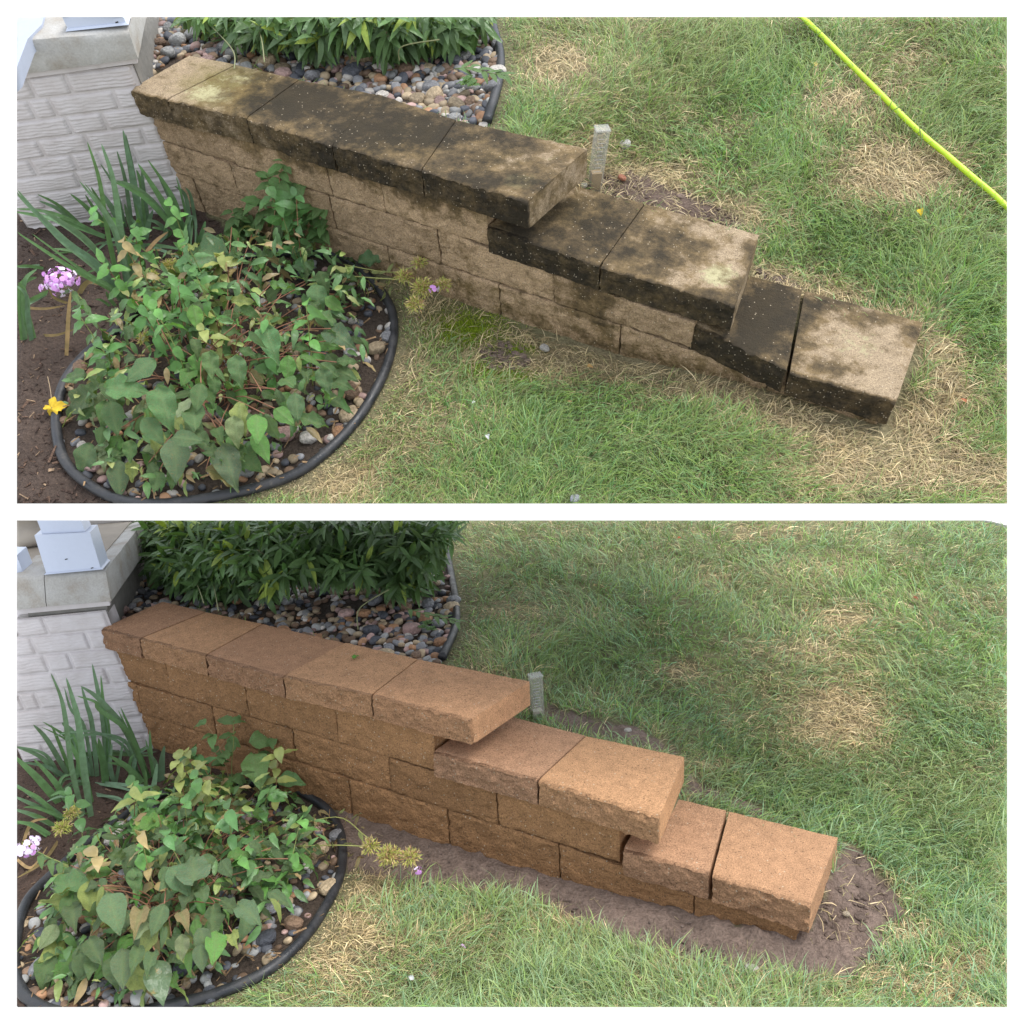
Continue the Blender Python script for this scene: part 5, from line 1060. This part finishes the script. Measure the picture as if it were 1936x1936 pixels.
# ------------------------------------------------------------------ litter, mulch, moss
def litter(k):
    P = PL[k]; rg = np.random.default_rng(91); V = []; F = []; C_ = []; o = 0
    def chip(X, L_, w, a, col, tilt=.25, th=.0015):
        nonlocal o
        d = nrm([math.cos(a), math.sin(a), rg.normal(0, tilt)]); A = frame(X, d, [rg.normal(0, .3), rg.normal(0, .3), 1], 1.); q = np.array([[-1, 0, 0], [1, 0, 0], [.7, 1, 0], [-.6, 1, 0], [-1, 0, 1], [1, 0, 1], [.7, 1, 1], [-.6, 1, 1]]) * [w / 2, L_, th]
        V.append(q @ A[:3, :3].T + X + [0, 0, .002]); F.append(np.array([[4, 5, 6, 7], [0, 1, 5, 4], [1, 2, 6, 5], [2, 3, 7, 6], [3, 0, 4, 7]]) + o); C_.append(np.tile(col, (8, 1))); o += 8
    n = 2600 if k == 'U' else 900
    pl = np.array(LEFTS[k], float); lo, hi = np.maximum(pl.min(0), [P['box'][0] - 10, P['box'][1]]), np.minimum(pl.max(0), [P['box'][2], P['box'][3] + 20])
    u = rg.uniform(lo[0], hi[0], n); v = rg.uniform(lo[1], hi[1], n); ok = in_poly(u, v, LEFTS[k]); X = on_ground(k, u[ok], v[ok])
    for x in X:
        r = rg.random(); big_ = rg.random() < .12
        col = np.array([.07, .045, .035]) if r < .6 else (np.array([.16, .10, .07]) if r < .85 else np.array([.36, .25, .16])); chip(x, rg.uniform(.006, .02) * (3 if big_ else 1), rg.uniform(.002, .006) * (1.8 if big_ else 1), rg.uniform(0, 6.28), col * rg.uniform(.7, 1.3), .3, .002)
    # crumbs and stray straw on the bare soil
    for q in MUD[k]:
        pl = np.array(q, float); lo, hi = pl.min(0), pl.max(0); n = int((hi - lo).prod() / (45 if k == 'U' else 130)); u = rg.uniform(lo[0], hi[0], n); v = rg.uniform(lo[1], hi[1], n); ok = in_poly(u, v, q); X = on_ground(k, u[ok], v[ok])
        for x in X:
            if -.01 < x[1] < D + .01 and x[0] < G[k]['xe']: continue
            if rg.random() < .45: chip(x, rg.uniform(.002, .007) * (1 + 2 * (rg.random() < .1)), rg.uniform(.002, .006), rg.uniform(0, 6.28), np.array([.17, .13, .11]) * rg.uniform(.7, 1.5), .3, .003)
            elif rg.random() < (.35 if k == 'L' else .9): chip(x, rg.uniform(.015, .05), .0016, rg.uniform(0, 6.28), np.array([.42, .34, .2]) * rg.uniform(.6, 1.2), .12, .001)
    # dead leaves and straw among the ring stones
    pl = np.array(RINGP[k], float); lo, hi = pl.min(0), pl.max(0); u = rg.uniform(lo[0], hi[0], 420); v = rg.uniform(lo[1], hi[1], 420); ok = in_poly(u, v, RINGP[k]); X = on_ground(k, u[ok], v[ok], .02)
    for x in X: chip(x, rg.uniform(.01, .04), rg.uniform(.002, .008), rg.uniform(0, 6.28), np.array([.34, .22, .12]) * rg.uniform(.5, 1.4), .35)
    for q in MUD[k][:1 if k == 'L' else 3]:
        pl = np.array(q, float); lo2, hi2 = pl.min(0), pl.max(0)
        for i in range(1500 if k == 'L' else 160):
            u, v = rg.uniform(lo2[0], hi2[0]), rg.uniform(lo2[1], hi2[1])
            if not in_poly(np.array([u]), np.array([v]), q)[0] or (k == 'L' and u < 1500 and rg.random() < .6): continue
            x = on_ground(k, u, v)
            if -.02 < x[1] < D + .02 and x[0] < G[k]['xe'] + .01: continue
            r = rg.uniform(.003, .008) * (2 if rg.random() < .15 else 1); W_ = STV[i % 9] * r * [1, 1, .8] + x + [0, 0, r * .2]; V.append(W_); F.append(STF + o); o += len(W_); C_.append(np.tile(np.array([.18, .132, .106]) * rg.uniform(.7, 1.2), (len(W_), 1)))
    if V: obj(P, 'mulch', np.concatenate(V), np.concatenate(F), M_SOIL, None, tuple(on_ground(k, 80, lo[1] + 200)), col=np.concatenate(C_), smooth=False, label='dark wood mulch, crumbs and straw lying on the bare soil by the ' + SUF[k], kind='stuff')
    if MOSS[k]:
        V = []; F = []; C_ = []; o = 0
        for a, b, ru, rv in MOSS[k]:
            for i in range(int(ru * rv * 2.0)):
                u, v = a + rg.normal() * ru * .5, b + rg.normal() * rv * .5; x = on_ground(k, u, v); s = rg.uniform(.004, .009); t = rg.normal(0, .5, 2); w = nrm([rg.normal(), rg.normal(), 0]) * .0011
                V += [x - w, x + w, x + [t[0] * s, t[1] * s, s * 1.2]]; F.append([o, o + 1, o + 2]); o += 3; C_ += [np.array([.30, .40, .03]) * rg.uniform(.6, 1.4)] * 3
        obj(P, 'moss', np.array(V), np.array(F), M_GRASS, None, tuple(on_ground(k, 870, 625)), col=np.array(C_), smooth=False, label='bright yellow green moss patch beside the bare brown spot', kind='stuff')
for k in 'UL': litter(k)
def ground_leaf(k, u, v, L_, col, label, shape='ovate', cat='leaf', z=None, rg=np.random.default_rng(5)):
    P = PL[k]; X = on_ground(k, u, v, .03) if z is None else bz(P, np.float64(u), np.float64(v), z); a = rg.uniform(0, 6.28)
    V, F, ve = leaf_mesh(shape, fold=.5, curl=.5, nl=8, nw=4, wav=2.); A = frame(X, [math.cos(a), math.sin(a), .15], nrm([rg.normal(0, .3), rg.normal(0, .3), 1]), L_); V = V @ A[:3, :3].T + A[:3, 3]
    V[:, 2] += .003
    obj(P, 'fallen_leaf' if cat == 'leaf' else 'petal', V, F, M_DRY, None, tuple(X), color=col, attr={'vein': ve}, label=label, cat=cat)
def pebble(k, u, v, r, col, label):
    P = PL[k]; X = on_ground(k, u, v, .01); A = rotm(np.random.default_rng(int(u)), .3); A[:3, :3] *= r; A[:3, 3] = X + [0, 0, r * .4]; inst(P, 'pebble', SV[int(u) % 9], A, None, col, label=label, cat='pebble')
# upper plot
ground_leaf('U', 1738, 397, .034, (.78, .52, .01), 'bright yellow fallen leaf below the straw patch and the hose')
ground_leaf('U', 1540, 126, .030, (.62, .48, .14), 'pale yellow fallen leaf on the lawn left of the hose')
ground_leaf('U', 1826, 762, .020, (.50, .13, .08), 'small red fallen leaf near the right edge past the last cap')
ground_leaf('U', 1110, 692, .020, (.55, .27, .10), 'small orange fallen leaf on straw before the blackened wall')
ground_leaf('U', 1080, 764, .018, (.45, .24, .12), 'small brown fallen leaf in the front grass below the orange leaf')
ground_leaf('U', 922, 822, .022, (.80, .76, .84), 'white fallen petal in the grass before the blackened wall', 'ovate', 'petal')
ground_leaf('U', 899, 760, .014, (.75, .72, .72), 'tiny white petal above the larger petal in the front grass', 'ovate', 'petal')
pebble('U', 1030, 661, .018, (.50, .47, .42), 'pale grey pebble right of the bare brown spot before the wall')
pebble('U', 1181, 277, .021, (.66, .64, .58), 'white pebble on the grass to the right of the rain gauge')
pebble('U', 1104, 353, .014, (.60, .57, .48), 'small white pebble at the foot of the upper rain gauge')
pebble('U', 1176, 339, .015, (.48, .20, .12), 'orange red pebble on the bare soil behind the second step')
pebble('U', 1087, 945, .016, (.42, .44, .48), 'grey pebble in the grass at the bottom edge of the upper view')
def maple(k, u, v, s, col, label):
    P = PL[k]; X = on_ground(k, u, v, .03); n = 60; a = np.linspace(0, 2 * math.pi, n, endpoint=False); r = (.50 + .24 * np.abs(np.cos(a * 2.5)) ** 1.2 + .05 * np.cos(a * 11)) * (1 + .25 * np.cos(a - 1.4)) * np.where(np.cos(a + .8) > .3, .75, 1); A = frame(X, [.3, 1, .1], nrm([.45, -.55, 1]), s)
    V = [np.zeros(3)]; F = []
    for l in (1, 2, 3): V += list(np.stack([np.cos(a) * r * l / 3, np.sin(a) * r * l / 3, -.22 * (l / 3) ** 2 + .16 * np.sin(a * 3 + 1) * l / 3 + .30 * np.clip(np.cos(a - .6), 0, 1) * (l / 3) ** 2], -1))
    for i in range(n):
        j = (i + 1) % n; F.append([0, 1 + i, 1 + j])
        for l in (0, 1): F.append([1 + l * n + i, 1 + (l + 1) * n + i, 1 + (l + 1) * n + j, 1 + l * n + j])
    root = thing(P, 'fallen_leaf', tuple(X), label, 'leaf'); obj(P, 'leaf_blade', np.array(V) @ A[:3, :3].T + X, F, M_DRY, root, color=col)
    e = [X, on_ground(k, u - 2, v - 30, .045), on_ground(k, u - 8, v - 60, .05)]; tv, tf = tube(spline(e, 8), .0012, 5); obj(P, 'leaf_stalk', tv, tf, M_STEM, root, color=(.35, .26, .16))
maple('U', 98, 772, .046, (.68, .47, .05), 'yellow lobed fallen leaf with a long stalk, left of the edging ring')
# lower plot
ground_leaf('L', 668, 1247, .036, (.12, .34, .05), 'small green leaf lying on the fourth cap of the clean wall', z=.002)
ground_leaf('L', 1287, 1017, .028, (.50, .06, .05), 'red fallen leaf near the top of the lower lawn')
ground_leaf('L', 1726, 1130, .030, (.40, .06, .06), 'dark red fallen leaf at the right of the lower lawn')
ground_leaf('L', 1527, 1155, .022, (.55, .18, .10), 'small orange red leaf beside a small straw patch')
ground_leaf('L', 1022, 1227, .026, (.62, .32, .10), 'orange fallen leaf on the lawn behind the first clean cap')
ground_leaf('L', 1460, 1276, .026, (.55, .56, .22), 'pale yellow green leaf above the large straw patch')
ground_leaf('L', 1127, 1107, .024, (.58, .40, .20), 'tan fallen leaf left of the mossy lawn spot')
ground_leaf('L', 1040, 1362, .022, (.14, .36, .06), 'small green leaf at the foot of the lower rain gauge')
ground_leaf('L', 783, 1853, .020, (.82, .80, .84), 'white fallen petal in the long front grass', 'ovate', 'petal')
ground_leaf('L', 870, 1789, .018, (.62, .34, .64), 'pink fallen petal in the front grass', 'ovate', 'petal')
pebble('L', 1422, 1835, .017, (.72, .68, .58), 'white pebble at the lower edge of the wet soil')
pebble('L', 1187, 1384, .014, (.66, .62, .55), 'white pebble on the soil strip behind the second clean step')
pebble('L', 816, 1698, .009, (.66, .62, .55), 'tiny white pebble in the thin grass below the wet soil')
pebble('L', 1600, 1730, .010, (.62, .52, .38), 'small tan pebble on the wet soil beside the last clean cap')
# ------------------------------------------------------------------ hose, gauges, pavement, moulding twig
pts = on_ground('U', np.array([1505, 1560, 1607, 1652, 1700, 1742, 1790, 1838, 1880, 1925.]), np.array([20, 74, 121, 165, 213, 253, 293, 334, 369, 412.]), .035)
tv, tf = tube(spline(pts, 60), .0095, 12); obj(PL['U'], 'garden_hose', tv, tf, M_HOSE, None, tuple(pts[0]), label='bright lime green garden hose running across the upper right lawn', cat='hose')
def gauge(k, bot, top, w, hfill):
    P = PL[k]; X0 = on_ground(k, *bot); Xt = vert_pt(P, X0, *top); ax = Xt - X0; h = np.linalg.norm(ax); root = thing(P, 'rain_gauge', tuple(X0), ('cloudy clear plastic rain gauge with brown water behind the blackened wall' if k == 'U' else 'clean clear plastic rain gauge touching the last corner of the top clean cap'), 'rain gauge', 'clear rain gauges')
    z = nrm(ax); x = nrm(np.cross(z, P['C'] - X0)); x = nrm(x + .35 * np.cross(z, x)); y = np.cross(z, x); w2 = w * .80
    def box(a, b, wx, wy, nm_, mat, dx=0., dy=0., **kw):
        c = [X0 + z * a, X0 + z * b]; Q = []
        for q in c:
            for sx, sy in ((-1, -1), (1, -1), (1, 1), (-1, 1)): Q.append(q + x * (sx * wx / 2 + dx) + y * (sy * wy / 2 + dy))
        return prism(P, nm_, Q, mat, root, .012, **kw)
    t = .0022
    for dx, dy, wx, wy in ((0, -w2 / 2, w, t), (0, w2 / 2, w, t), (-w / 2, 0, t, w2 - t * 1.2), (w / 2, 0, t, w2 - t * 1.2)): box(.0, h, wx, wy, 'wall_panel', M_CLEAR, dx, dy)
    box(h - .004, h + .001, w + .006, w2 + .006, 'rim', M_CLEAR)
    box(.004, h * hfill, w * .80, w2 * .74, 'sediment', simple('gauge_water_' + ('brown' if k == 'U' else 'clear'), (.30, .20, .08) if k == 'U' else (.42, .38, .30), .3, .3, 60))
    for i in range(9): box(h * (.35 + .065 * i), h * (.35 + .065 * i) + .0012, w * (.45 if i % 3 else .7), .0006, 'scale_mark', bpy.data.materials.get('gauge_ink') or simple('gauge_ink', (.45, .45, .44), .5, .05), -w * .1, -w2 / 2 - .0016)
gauge('U', (1123, 358), (1139, 242), .040, .30); gauge('L', (1016, 1360), (1012, 1276), .042, .22)
P = PL['L']; q = [bz(P, np.float64(a), np.float64(b), -.33) for a, b in ((1830, 960), (1960, 960), (1960, 1012), (1904, 1004))]
q = [bz(P, np.float64(a), np.float64(b), -.50) for a, b in ((1800, 970), (1990, 970), (1990, 1040), (1900, 1002))]
q = [np.array([x[0], x[1], float(height('L', x[0], x[1])) + .012]) for x in (on_ground('L', a, b) for a, b in ((1848, 982), (1990, 1020), (1990, 950), (1848, 950)))]
prism(P, 'pavement', [x - [0, 0, .06] for x in q] + q, simple('pale_pavement', (.60, .58, .56), .85, .12, 20, .002), None, .05, label='pale concrete pavement corner beyond the top right of the lower lawn', kind='structure')
